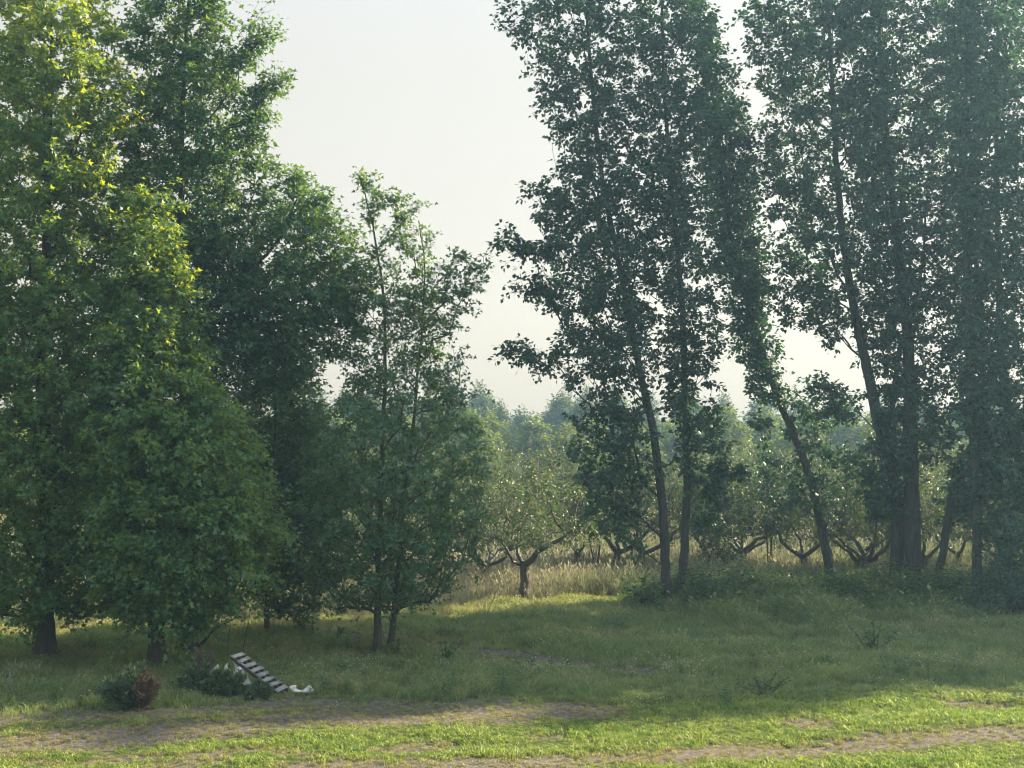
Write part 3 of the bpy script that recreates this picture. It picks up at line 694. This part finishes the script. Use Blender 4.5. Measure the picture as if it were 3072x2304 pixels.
# ------------------------------------------------------------------ scattered grass and weeds
def blade_clump(name, seed, n, h, spread, width, bend, mat, heads=0.0):
    rng = np.random.default_rng(seed)
    V, Q, T = [], [], []
    for i in range(n):
        an, r_ = rng.uniform(0, 6.28), spread * math.sqrt(rng.random())
        p = np.array((r_ * math.cos(an), r_ * math.sin(an), -0.02))
        hh = h * rng.uniform(0.5, 1.15); a2 = rng.uniform(0, 6.28); bd_ = bend * rng.uniform(0.2, 1.3) * hh
        dr = np.array((math.cos(a2), math.sin(a2), 0)); a3 = rng.uniform(0, 3.14); sd = np.array((math.cos(a3), math.sin(a3), 0)) * width * rng.uniform(.7, 1.3)
        k = len(V)
        m1 = p + dr * bd_ * 0.3 + np.array((0, 0, hh * 0.55)); tp = p + dr * bd_ + np.array((0, 0, hh * (1 - 0.25 * bend)))
        V += [p - sd * .8, p + sd * .8, m1 + sd, m1 - sd, tp]
        Q.append((k, k + 1, k + 2, k + 3)); T.append((k + 3, k + 2, k + 4))
        if rng.random() < heads:
            k = len(V); u = unit(tp - m1); hs = h * 0.16; w_ = width * 2.6 * unit(sd)
            V += [tp - u * hs * .2, tp + u * hs * .4 + w_, tp + u * hs * 1.2, tp + u * hs * .4 - w_]; Q.append((k, k + 1, k + 2, k + 3))
    me = mesh_np(name, np.array(V), [np.array(Q), np.array(T)], mat)
    return link(name, me, link_it=False)
def weed_clump(name, seed, n_st, h, spread, leaf, mat, per=14):
    rng = np.random.default_rng(seed)
    P, T, Nn, S = [], [], [], []; W = Wood()
    for i in range(n_st):
        an, r_ = rng.uniform(0, 6.28), spread * math.sqrt(rng.random())
        p = np.array((r_ * math.cos(an), r_ * math.sin(an), 0)); hh = h * rng.uniform(.6, 1.15)
        tip = p + np.array((rng.normal() * .1 * hh, rng.normal() * .1 * hh, hh))
        for j in range(per):
            t = 0.12 + 0.88 * (j + rng.random()) / per; a = rng.uniform(0, 6.28)
            P.append(p + (tip - p) * t); T.append((math.cos(a), math.sin(a), rng.uniform(-.2, .7))); Nn.append((rng.normal() * .3, rng.normal() * .3, 1)); S.append(leaf * rng.uniform(.6, 1.2) * (1.15 - 0.5 * t))
    tv, tf = OVAL
    P, T, Nn, S = map(np.array, (P, T, Nn, S))
    me = leaves_mesh(name, P, T, Nn, S, (tv * np.array((1, .8, 1)), tf), mat, rng.random(len(P)))
    return link(name, me, link_it=False)
def flower_clump(name, seed, n):
    rng = np.random.default_rng(seed); P = rng.normal(scale=(.16, .16, .05), size=(n, 3)) + np.array((0, 0, .34))
    an = np.linspace(0, 6.28, 6, endpoint=False); tv = np.stack([np.cos(an), np.sin(an), 0 * an], 1)
    me = leaves_mesh(name, P, rng.normal(size=(n, 3)), rng.normal(scale=.5, size=(n, 3)) + np.array((0, -.5, 1)), np.full(n, .010), (tv, [np.array([[0, 1, 2, 3, 4, 5]])]), M['flower'], rng.random(n))
    return link(name, me, link_it=False)
def clump_collection(name, objs):
    c = bpy.data.collections.new(name)
    for o_ in objs: c.objects.link(o_)
    return c
def scatter(name, pts, scl, dry, coll, label, seed, category=None):
    rng = np.random.default_rng(seed); n = len(pts)
    me = bpy.data.meshes.new(name); me.vertices.add(n); me.vertices.foreach_set('co', np.asarray(pts, np.float32).ravel())
    for k, v in (('scl', scl), ('dry', dry), ('spin', rng.uniform(0, 6.28, n))):
        a = me.attributes.new(k, 'FLOAT', 'POINT'); a.data.foreach_set('value', np.asarray(v, np.float32))
    me.update()
    ng = bpy.data.node_groups.new(name, 'GeometryNodeTree')
    ng.interface.new_socket('Geometry', in_out='INPUT', socket_type='NodeSocketGeometry')
    ng.interface.new_socket('Geometry', in_out='OUTPUT', socket_type='NodeSocketGeometry')
    N, L = ng.nodes, ng.links
    gi, go = N.new('NodeGroupInput'), N.new('NodeGroupOutput')
    ci = N.new('GeometryNodeCollectionInfo'); ci.inputs['Collection'].default_value = coll
    ci.inputs['Separate Children'].default_value = True; ci.inputs['Reset Children'].default_value = True
    ip = N.new('GeometryNodeInstanceOnPoints'); ip.inputs['Pick Instance'].default_value = True
    def attr(nm):
        a = N.new('GeometryNodeInputNamedAttribute'); a.data_type = 'FLOAT'; a.inputs['Name'].default_value = nm
        return a.outputs['Attribute']
    cx = N.new('ShaderNodeCombineXYZ'); L.new(attr('spin'), cx.inputs['Z'])
    er = N.new('FunctionNodeEulerToRotation'); L.new(cx.outputs['Vector'], er.inputs[0])
    L.new(er.outputs[0], ip.inputs['Rotation'])
    L.new(attr('scl'), ip.inputs['Scale'])
    L.new(gi.outputs[0], ip.inputs['Points']); L.new(ci.outputs[0], ip.inputs['Instance'])
    L.new(ip.outputs['Instances'], go.inputs[0])
    o = link(name, me); md = o.modifiers.new('scatter', 'NODES'); md.node_group = ng
    return tag(o, label, category, None, 'stuff')
def field(rng, n, x0, x1, y0, y1, keep, margin=1.15):
    """random points inside the view wedge (plus a margin to each side)"""
    P = np.stack([rng.uniform(x0, x1, n), rng.uniform(y0, y1, n)], 1)
    P = P[np.abs(P[:, 0]) < P[:, 1] * 0.364 * margin + 1.0]
    return P[rng.random(len(P)) < keep(P)]
def with_z(P): return np.column_stack([P, gz(P[:, 0], P[:, 1])])

lawn_c = clump_collection('lawn_clumps', [blade_clump('lawn_clump', 200 + i, 26, 0.085, 0.09, 0.006, 0.8, M['lawn']) for i in range(4)])
mead_c = clump_collection('meadow_clumps', [blade_clump('meadow_clump', 210 + i, 30, 0.19, 0.13, 0.0052, 0.65, M['meadow'], 0.08) for i in range(4)])
stra_c = clump_collection('straw_clumps', [blade_clump('straw_clump', 220 + i, 24, 0.68, 0.20, 0.0075, 0.35, M['straw'], 0.4) for i in range(4)])
weed_c = clump_collection('weed_clumps', [weed_clump('weed_clump', 230 + i, 6, 0.62, 0.16, 0.10, M['weed_leaf']) for i in range(4)])
flow_c = clump_collection('flower_clumps', [flower_clump('flower_clump', 240 + i, 9) for i in range(3)])

rng = np.random.default_rng(31)
P = field(rng, 44000, -13, 14, 15.5, 27.5, lambda P: (1 - 0.82 * dirt(P)) * np.clip((edge_y(P[:, 0]) + 0.25 * wobble(P, 1.5) - P[:, 1]) / 1.2 + 0.6, 0, 1))
dr = np.clip(0.12 + 0.10 * wobble(P, 0.9, 4) + 0.8 * dirt(P) + rng.normal(scale=.10, size=len(P)), 0, 1)
sc = np.clip(0.90 + 0.22 * wobble(P, 1.3, 12) + rng.normal(scale=.28, size=len(P)), .5, 1.8) * (1 - 0.45 * np.maximum(dirt(P), np.maximum(dirt(P + np.array((0, .25))), dirt(P + np.array((0, .5))))))
scatter('lawn_grass', with_z(P), sc, dr, lawn_c, 'short bright green lawn grass in the sunlit foreground', 1)
P = field(rng, 26000, -13, 14, 17, 27.5, lambda P: 0.65 * np.clip(dirt(P) * 1.3, 0, 1))
scatter('dead_clippings', with_z(P), rng.uniform(.22, .6, len(P)), np.clip(rng.normal(.85, .25, len(P)), 0, 1), lawn_c, 'dry clippings and stubble littering the dirt wheel tracks', 11)
P = field(rng, 62000, -18, 20, 21.5, 46, lambda P: (1 - 0.85 * dirt(P)) * np.clip((P[:, 1] - edge_y(P[:, 0]) - 0.3 * wobble(P, 1.5)) / 1.5 + 0.4, 0, 1) * np.clip((straw_y(P[:, 0]) + 1.2 - P[:, 1]) / 2.0 + .15, 0, 1))
path_d = dist_poly(P, TRACKS[3][0])
dr = np.clip(0.10 + 0.20 * wobble(P, 0.8, 4) + rng.normal(scale=.18, size=len(P)) + 0.6 * np.clip((P[:, 1] - straw_y(P[:, 0])) / 3 + .9, 0, 1) * (P[:, 0] < 3) + 0.5 * np.exp(-(path_d / .6) ** 2), 0, 1)
sc = np.clip(1.0 + 0.38 * wobble(P, 1.1, 12) + rng.normal(scale=.28, size=len(P)), .3, 2.1) * (1 - 0.55 * np.exp(-(path_d / .7) ** 2)) * np.clip((P[:, 1] - edge_y(P[:, 0])) / 4 + .45, .4, 1) * (1 - .65 * np.maximum(dirt(P + np.array((0, .35))), dirt(P + np.array((0, .8))))) * (1 + 1.3 * np.clip((P[:, 0] - 3.5) / 2, 0, 1) * np.clip((P[:, 1] - 33) / 4, 0, 1)) * np.where(dist_poly(P, BOARD) < .75, .45, 1)
scatter('meadow_grass', with_z(P), sc, dr, mead_c, 'rough knee-high meadow grass in the shade of the trees', 2)
P = field(rng, 46000, -28, 32, 31, 78, lambda P: np.clip((P[:, 1] - straw_y(P[:, 0])) / 1.0 + 0.3, 0, 1) * np.where(P[:, 1] > 52, .5, 1))
dr = np.clip(0.26 + 0.60 * np.exp(-((P[:, 0] - 1.2) / 3.8) ** 2) + 0.28 * wobble(P, 0.5, 2) - 0.75 * np.exp(-((P[:, 1] - straw_y(P[:, 0])) / 1.6) ** 2) * (P[:, 0] > -1.5) * .6 + rng.normal(scale=.15, size=len(P)), 0, 1)
sc = np.clip(0.95 + 0.15 * wobble(P, 0.7, 6) + rng.normal(scale=.15, size=len(P)), .4, 1.5) * np.clip((P[:, 1] - straw_y(P[:, 0])) / 2.5 + .4, .35, 1)
scatter('straw_grass', with_z(P), sc, dr, stra_c, 'tall sunlit straw-coloured grass on the orchard floor', 3)
P = field(rng, 7600, 2, 20, 30, 43.5, lambda P: np.clip((P[:, 0] - 3.3 - 0.5 * wobble(P, .8)) / 1.2, 0, 1) * np.clip((P[:, 1] - 33.5 - .6 * wobble(P, .6)) / 2.5, 0, 1) * np.clip((41.6 - P[:, 1]) / 1.0, 0, 1))
sc = np.clip(0.85 + 0.35 * wobble(P, 1.2, 9) + rng.normal(scale=.3, size=len(P)), .3, 1.9) * np.clip((P[:, 1] - 32.5) / 4.5, .4, 1)
scatter('undergrowth', with_z(P), sc, np.zeros(len(P)), weed_c, 'dense shaded weeds at the feet of the poplars', 4)
P = field(rng, 4200, -14, 12, 24, 37, lambda P: 0.5 * (1 - dirt(P)) * (wobble(P, .9, 5) > 0.5))
scatter('meadow_weeds', with_z(P), rng.uniform(.35, .75, len(P)), np.zeros(len(P)), weed_c, 'scattered leafy weeds in the rough meadow grass', 5)
FL = [(1480, 2040, .5, 60), (1620, 2050, .6, 60), (2010, 2020, .6, 90), (2080, 2050, .5, 70), (2330, 2040, .6, 30), (2760, 1940, .7, 60), (2900, 2030, .8, 60), (930, 2030, .6, 70), (1050, 2050, .5, 60), (800, 2020, .5, 30), (2600, 2105, .5, 20), (1980, 2150, .3, 25), (2650, 1880, .5, 30), (1010, 2160, .3, 14), (2890, 1900, .6, 30)]
PP = []
for x, y, s, n in FL:
    c = on_ground(x, y)[:2]; PP.append(c + rng.normal(scale=(s, s * .8), size=(max(3, n // 5), 2)))
P = np.concatenate(PP)
scatter('wildflowers', with_z(P), rng.uniform(.5, 1.1, len(P)), np.zeros(len(P)), flow_c, 'tiny white wildflowers speckling the shaded grass', 6)

# ------------------------------------------------------------------ slatted board and white scraps
def box_mesh(name, size, mat, jitter=0.0, seed=0, taper=0.0):
    rng = np.random.default_rng(seed)
    x, y, z = np.array(size) / 2
    V = np.array([(-x, -y, -z), (x, -y, -z), (x, y, -z), (-x, y, -z), (-x, -y, z), (x, -y, z), (x, y, z), (-x, y, z)]) + rng.normal(scale=jitter, size=(8, 3))
    return mesh_np(name, V, [np.array([(0, 3, 2, 1), (4, 5, 6, 7), (0, 1, 5, 4), (1, 2, 6, 5), (2, 3, 7, 6), (3, 0, 4, 7)])], mat)
pb = on_ground(845, 2083); pd = pb[1]
p_lo = at(842, 2068, pd); p_hi = at(718, 1972, pd + 0.35)
ax_ = unit(p_hi - p_lo); wd3 = unit(at(812, 2018, pd + .3) - at(772, 2030, pd)); wd3 = unit(wd3 - ax_ * (wd3 @ ax_)); nr = np.cross(wd3, ax_)
if nr[2] < 0: nr = -nr
length = float(np.linalg.norm(p_hi - p_lo)) + 0.10
pal = empty('slatted_board', p_lo)
import mathutils
rot = mathutils.Matrix((tuple(wd3), tuple(ax_), tuple(np.cross(wd3, ax_)))).transposed()
pal.rotation_euler = rot.to_euler()
flip = 1.0 if np.cross(wd3, ax_)[2] > 0 else -1.0
for i in range(8):
    s = box_mesh('slat', (0.31 + 0.012 * math.sin(i * 2.1), 0.084, 0.016), M['grey_board'], 0.004, i)
    o = link('slat', s, pal, (0.006 * math.sin(i * 5.0), 0.0 + i * (length - .06) / 7, flip * 0.022)); o.rotation_euler = (0, 0, 0.05 * math.sin(i * 3.3 + 1))
for xx in (-0.135, 0.0, 0.135):
    link('stringer', box_mesh('stringer', (0.022, length + .06, 0.06), M['gap_shade_wood'], 0.003, 20), pal, (xx, length / 2 - .04, -flip * 0.018))
tag(pal, 'grey weathered slatted board propped sloping in the grass beside junipers', 'slatted board')

def sheet(name, pts_fn, nu, nv, mat, thick):
    u, v = np.meshgrid(np.linspace(0, 1, nu), np.linspace(0, 1, nv)); P = pts_fn(u.ravel(), v.ravel())
    i = (np.arange(nv - 1)[:, None] * nu + np.arange(nu - 1)[None]).ravel()
    me = mesh_np(name, P, [np.stack([i, i + 1, i + nu + 1, i + nu], 1)], mat, True)
    o = link(name, me); md = o.modifiers.new('thickness', 'SOLIDIFY'); md.thickness = thick; md.offset = 0
    return o
# white cradle-shaped scrap: a knob, a thin low bridge and a flared plate, extruded
q = on_ground(907, 2087)
ol = [(1480, 765), (1500, 748), (1560, 745), (1572, 772), (1548, 792), (1580, 820), (1625, 838), (1695, 832), (1738, 792), (1765, 770), (1795, 745), (1812, 752), (1888, 848), (1875, 864), (1740, 866), (1610, 864), (1535, 848), (1505, 808)]
prof = np.array([at(600 + x / 5.53, 1922 + y / 5.53, q[1]) - q for x, y in ol])
fr, bk = prof + np.array((0, -.03, 0)), prof * np.array((0.94, 1, 0.9)) + np.array((.02, .06, .02))
n_ = len(ol); i0 = np.arange(n_); i1 = (i0 + 1) % n_
me = mesh_np('plastic_trough', np.vstack([fr, bk]), [np.arange(n_)[None, ::-1], (np.arange(n_) + n_)[None], np.stack([i0, i1, i1 + n_, i0 + n_], 1)], M['white_plastic'])
o = link('plastic_trough', me); o.location = tuple(q)
tag(o, 'white curved plastic scrap with upturned ends at the foot of the slatted board', 'scrap')
def scrap(px, py, w_, h_, seed, label):
    rs = np.random.default_rng(seed); c = rs.normal(size=8)
    def fn(u, v):
        x = (u - .5) * w_ * (1 - .3 * v); z = v * h_
        y = 0.10 * np.sin(5 * u + c[0]) * np.cos(4 * v + c[1]) + .08 * np.sin(9 * u * v + c[2]) + 0.25 * v * h_
        return np.stack([x + .05 * np.sin(7 * v + c[3]), y, z * (0.8 + .35 * np.sin(6 * u + c[4])) + .03 * np.sin(11 * u + c[5])], 1)
    o = sheet('plastic_sheet', fn, 12, 10, M['white_plastic'], 0.004)
    q = on_ground(px, py); o.location = tuple(q)
    return tag(o, label, 'plastic sheet')
scrap(735, 2078, 0.16, 0.34, 1, 'torn white plastic sheet crumpled beside the lower slatted board')
scrap(716, 2040, 0.20, 0.30, 2, 'white plastic sheet peak just left of the upper slatted board')
scrap(682, 2036, 0.13, 0.24, 3, 'small white plastic scrap among the junipers, middle of three')
scrap(640, 2040, 0.16, 0.24, 4, 'leftmost white plastic scrap half buried in the junipers')

# ------------------------------------------------------------------ junipers, shrubs, saplings, sticks
def juniper(base, hgt, wid, n, seed, label, dead_side=None, dead_frac=0.0):
    rng = np.random.default_rng(seed); e = empty('juniper_shrub', base)
    W = Wood(); P, T, Nn, S, Dm = [], [], [], [], []
    for i in range(n):
        an = rng.uniform(0, 6.28); r_ = wid * math.sqrt(rng.random()); z = hgt * (1 - (r_ / wid) ** 1.6 * .6) * rng.uniform(.35, 1.05)
        tip = np.array((r_ * math.cos(an), r_ * math.sin(an), z)); st = np.array((tip[0] * .12, tip[1] * .12, 0.02))
        mid = (st + tip) / 2 + np.array((0, 0, -.06 * hgt)) + rng.normal(scale=.02, size=3)
        W.add([st, mid, tip], [.010, .006, .002], 3)
        dead = dead_side is not None and (tip[0] * dead_side > wid * .30) and rng.random() < dead_frac
        m_ = 120
        t = rng.random(m_) ** .6; c = (1 - t)[:, None] ** 2 * st + 2 * (t * (1 - t))[:, None] * mid + (t ** 2)[:, None] * tip
        sd = rng.normal(size=(m_, 3)) * .045 * (1.2 - t)[:, None]
        P.append(c + sd); T.append(unit(tip - st) + unit(rng.normal(size=(m_, 3))) * .8); Nn.append(rng.normal(size=(m_, 3))); S.append(rng.uniform(.05, .115, m_)); Dm.append(np.full(m_, dead))
    P, T, Nn, S, Dm = map(np.concatenate, (P, T, Nn, S, Dm))
    tv, tf = OVAL; tpl = (tv * np.array((1, .45, 1)), tf)
    link('branches', W.mesh('branches', M['maple_bark']), e)
    k = ~Dm; link('foliage', leaves_mesh('foliage', P[k], T[k], Nn[k], S[k], tpl, M['juniper'], rng.random(k.sum())), e)
    if Dm.any():
        o = link('dead_foliage', leaves_mesh('dead_foliage', P[Dm], T[Dm], Nn[Dm], S[Dm], tpl, M['dead_needles'], rng.random(Dm.sum())), e); o['label'] = 'brown dead side of the juniper'
    return tag(e, label, 'shrub')
juniper(base_of(395, 2125), 0.80, 0.50, 75, 3, 'dark juniper shrub with a rusty brown dead side', 1.0, .9)
juniper(base_of(600, 2075), 0.55, 0.42, 45, 4, 'small juniper between the brown-tipped juniper and the white scraps')
juniper(base_of(675, 2090), 0.50, 0.42, 45, 5, 'low juniper in front of the white plastic scraps')
juniper(base_of(612, 2040), 0.62, 0.24, 22, 6, 'narrow rust-brown dead juniper behind the low junipers', 0.0, 0.0) if False else None
juniper(base_of(780, 2098), 0.26, 0.26, 22, 7, 'little juniper tuft under the slatted board')
def dead_bush(base, hgt, wid, n, seed, label):
    rng = np.random.default_rng(seed); e = empty('dead_shrub', base); W = Wood(); P, T, Nn, S = [], [], [], []
    for i in range(n):
        tip = np.array((rng.normal() * wid, rng.normal() * wid, hgt * rng.uniform(.5, 1.1))); W.add([(0, 0, 0), tip * .5 + rng.normal(scale=.03, size=3), tip], [.008, .005, .002], 3)
        m_ = 60; t = rng.uniform(.35, 1, m_)[:, None]; P.append(tip * t + rng.normal(scale=.03, size=(m_, 3))); T.append(tip + rng.normal(size=(m_, 3)) * .5); Nn.append(rng.normal(size=(m_, 3))); S.append(rng.uniform(.04, .08, m_))
    link('branches', W.mesh('branches', M['maple_bark']), e)
    tv, tf = OVAL; link('foliage', leaves_mesh('foliage', *map(np.concatenate, (P, T, Nn, S)), (tv * np.array((1, .5, 1)), tf), M['dead_needles'], rng.random(n * 60)), e)
    return tag(e, label, 'shrub')
dead_bush(base_of(608, 2045), 0.62, 0.14, 16, 9, 'rust-brown dead shrub behind the small juniper')
def stick_plant(name, base, paths, mat, label, category):
    W = Wood()
    for pts, r0, r1 in paths:
        P = resample(np.array(pts, float), 0.12); W.add(P, np.linspace(r0, r1, len(P)), 5)
    o = link(name, W.mesh(name, mat)); o.location = tuple(base)
    return tag(o, label, category)
b = base_of(28, 2095); dd = b[1]
def lpx(base, pts, dy=0.0): return [at(x, y, base[1]) - base + np.array((0, dy * i, 0)) for i, (x, y) in enumerate(pts)]
stick_plant('dead_sapling', b, [([(0, 0, -.05)] + lpx(b, [(30, 2035), (29, 2012), (10, 1996)]), .020, .006), (lpx(b, [(30, 2035), (48, 2015), (72, 1994)], .05), .013, .004), (lpx(b, [(29, 2012), (24, 1990), (16, 1975)]), .010, .003), (lpx(b, [(48, 2015), (60, 1980)]), .006, .002), (lpx(b, [(30, 2035), (22, 2060), (8, 2068)]), .006, .003)], M['dead_wood'], 'bare grey forked dead sapling at the far left edge', 'sapling')
b = base_of(1418, 1992)
stick_plant('leaning_stem', b, [([(0, 0, -.05)] + lpx(b, [(1432, 1930), (1458, 1850), (1490, 1770), (1513, 1700)]), .012, .004)], M['dead_wood'], 'thin bare stem leaning to the right in the open grass', 'stem')
b = base_of(683, 1985)
stick_plant('thin_stem', b, [([(0, 0, -.05)] + lpx(b, [(684, 1930), (692, 1870), (700, 1830)]), .010, .004)], M['maple_bark'], 'thin dark stem rising behind the top of the slatted board', 'stem')
b = base_of(728, 1985)
stick_plant('thin_stem', b, [([(0, 0, -.05)] + lpx(b, [(732, 1930), (745, 1870), (752, 1820)]), .010, .004)], M['maple_bark'], 'thin dark stem just right of the top of the slatted board', 'stem')
b = base_of(2330, 1775)
bw = [([(-.9, 0, .05), (-.4, .1, .30), (.3, .2, .45), (1.2, .2, .42)], .045, .012), ([(-.5, .2, .1), (.0, .1, .50), (.3, .0, .95)], .03, .006), ([(-.3, 0, .35), (-.1, -.1, .7), (-.2, -.1, 1.1)], .02, .005), ([(0, .2, .4), (.5, .3, .8), (.8, .3, 1.2)], .018, .004), ([(.3, .2, .45), (.7, .1, .7), (1.1, .1, .75)], .015, .004), ([(-.7, 0, .2), (-.9, 0, .5), (-1.0, 0, .8)], .012, .003)]
stick_plant('fallen_branch', b, bw, M['dead_wood'], 'tangle of grey fallen branches between the paired and the leaning poplars', 'branch')
b = base_of(2545, 1790)
stick_plant('bare_stem', b, [([(0, 0, -.05)] + lpx(b, [(2512, 1660)]), .012, .005), ([(0, 0, 0)] + lpx(b, [(2525, 1745), (2552, 1705)]), .010, .004), ([(0, 0, 0.05)] + lpx(b, [(2470, 1740), (2425, 1705)]), .010, .004)], M['maple_bark'], 'few bare stems sprouting right beside the leaning poplar base', 'stem')

def leafy_plant(name, base, hgt, n_st, leaf, seed, label, spread=.25, wide=1.0, per=12, category='plant'):
    rng = np.random.default_rng(seed); e = empty(name, base); W = Wood(); P, T, Nn, S = [], [], [], []
    for i in range(n_st):
        tip = np.array((rng.normal() * spread, rng.normal() * spread, hgt * rng.uniform(.7, 1.1))); W.add([(tip[0] * .2, tip[1] * .2, -.03), tip * .55, tip], [.010, .007, .003], 4)
        for j in range(per):
            t = .2 + .8 * j / per; a = j * 1.6 + rng.normal() * .3
            P.append(tip * t); T.append((math.cos(a), math.sin(a), rng.uniform(.1, .8))); Nn.append((rng.normal() * .3, rng.normal() * .3, 1)); S.append(leaf * rng.uniform(.7, 1.15))
    tv, tf = POPLAR; tpl = (tv * np.array((1, .75 * wide, 1)), tf)
    link('stems', W.mesh('stems', M['weed_leaf']), e)
    link('leaves', leaves_mesh('leaves', *map(np.array, (P, T, Nn, S)), tpl, M['weed_leaf'], rng.random(len(P))), e)
    return tag(e, label, category)
leafy_plant('milkweed', base_of(1950, 1835), 0.85, 9, 0.20, 1, 'broad-leaved milkweed at the left foot of the leftmost poplar', .35)
leafy_plant('weed', base_of(937, 1915), 0.62, 1, 0.13, 2, 'single small leafy sapling in the sunlit grass by the maples', .05)
leafy_plant('weed', base_of(1010, 1925), 0.35, 2, 0.10, 3, 'low weed on the path right of the small leafy sapling', .1)
leafy_plant('weed', base_of(1335, 1990), 0.45, 6, 0.10, 4, 'leafy weed tuft left of the thin leaning stem', .16)
leafy_plant('weed', base_of(1195, 1975), 0.35, 6, 0.09, 5, 'leafy weed tuft at the base of the two thin trunks', .18)
leafy_plant('weed', base_of(2290, 2075), 0.34, 9, 0.09, 6, 'dark leafy weed clump in the shaded grass right of centre', .3)
leafy_plant('weed', base_of(2625, 1965), 0.75, 7, 0.12, 7, 'tall pale-green weed clump below the fat poplar pair', .25)
def bush(base, hgt, wid, seed, n, label, low=.25):
    rng = np.random.default_rng(seed); e = empty('leafy_bush', base)
    tg = sample_env(rng, [(low, 0, 0, wid * .8), (hgt * .4, 0, 0, wid), (hgt * .75, 0, 0, wid * .8), (hgt, 0, 0, wid * .3)], n, .15, 1, .45, .3)
    T = [(np.array([(0, 0, 0), (.1, 0, hgt * .4), (0, .1, hgt * .8)]), .04, .012), (np.array([(.05, .05, 0), (-.3, 0, hgt * .4), (-.4, .1, hgt * .7)]), .03, .01)]
    w, l = grow(('trunk', M['maple_bark'], 'crown', M['poplar_leaf']), seed, T, tg, clump=.4, n_leaf=60, size=.10, tpl=OVAL, k_up=.6, r_tip=.005, limb_sides=3, twigs=4)
    link('stems', w, e); link('foliage', l, e); return tag(e, label, 'bush')
bush(base_of(3040, 1865), 2.6, 1.1, 5, 70, 'dark leafy bush at the right edge under the poplars')
shade_bush = bush((16.9, 39.5, 0.0), 4.2, 1.7, 15, 130, 'unseen tall leafy bush beyond the right edge, added to shade the meadow')  # unseen bushes added to stop sun passing under the crowns
for k_, (x, y, s_) in enumerate(((19.6, 40.6, 1.1), (22.5, 40.2, .95), (25.5, 41.2, 1.15), (28.4, 40.5, 1.0), (31.5, 41, 1.1), (34.6, 40.6, 1.0))):
    e = copy_tree(shade_bush, (x, y, float(gz(x, y))), k_ * 1.3, (s_ * 1.2, s_ * 1.2, s_ * 1.6)); e['group'] = 'unseen bushes beyond the right edge, added for shade'
shade_bush['group'] = 'unseen bushes beyond the right edge, added for shade'
sap = bush(base_of(1790, 1745), 4.1, 1.25, 25, 46, 'young green tree behind and left of the leftmost poplar trunk', 1.35)
for px, py, s_, rz_, lab in ((2310, 1742, 1.05, 1.0, 'young green tree behind the gap left of the leaning poplar'), (2655, 1742, 1.1, 3.6, 'young green tree behind the left side of the fat poplar pair'), (2150, 1736, .9, 5.6, 'young green tree right of the straight paired poplar')):
    e = copy_tree(sap, base_of(px, py), rz_, (s_,) * 3); e['label'] = lab
    e['group'] = 'young trees behind the poplars'
sap['group'] = 'young trees behind the poplars'
bush(base_of(2160, 1740), 1.3, 1.0, 6, 40, 'low leafy bush behind the straight paired poplar')

# ------------------------------------------------------------------ haze
m, nt, N, L = new_mat('haze_and_glare')
v = N.new('ShaderNodeVolumePrincipled')
v.inputs['Color'].default_value = (0.40, 0.70, 1.0, 1)
v.inputs['Absorption Color'].default_value = (1, 1, 1, 1)
v.inputs['Density'].default_value = 0.0014  # air haze, thickened and blued to imitate a veil of lens glare
v.inputs['Anisotropy'].default_value = 0.58
o = N.new('ShaderNodeOutputMaterial'); L.new(v.outputs['Volume'], o.inputs['Volume'])
hz = box_mesh('haze', (240, 300, 31), m)
ho = link('haze', hz); ho.location = (0, 100, 13.5)
tag(ho, 'pale blue haze in the air, thickened to imitate lens glare', None, None, 'stuff')
tot = sum(len(o_.data.loops) - 2 * len(o_.data.polygons) for o_ in bpy.data.objects if o_.type == 'MESH')
tot_u = sum(len(me_.loops) - 2 * len(me_.polygons) for me_ in bpy.data.meshes)
print('TRIANGLES all', tot, 'unique', tot_u, 'objects', len(COL.objects))
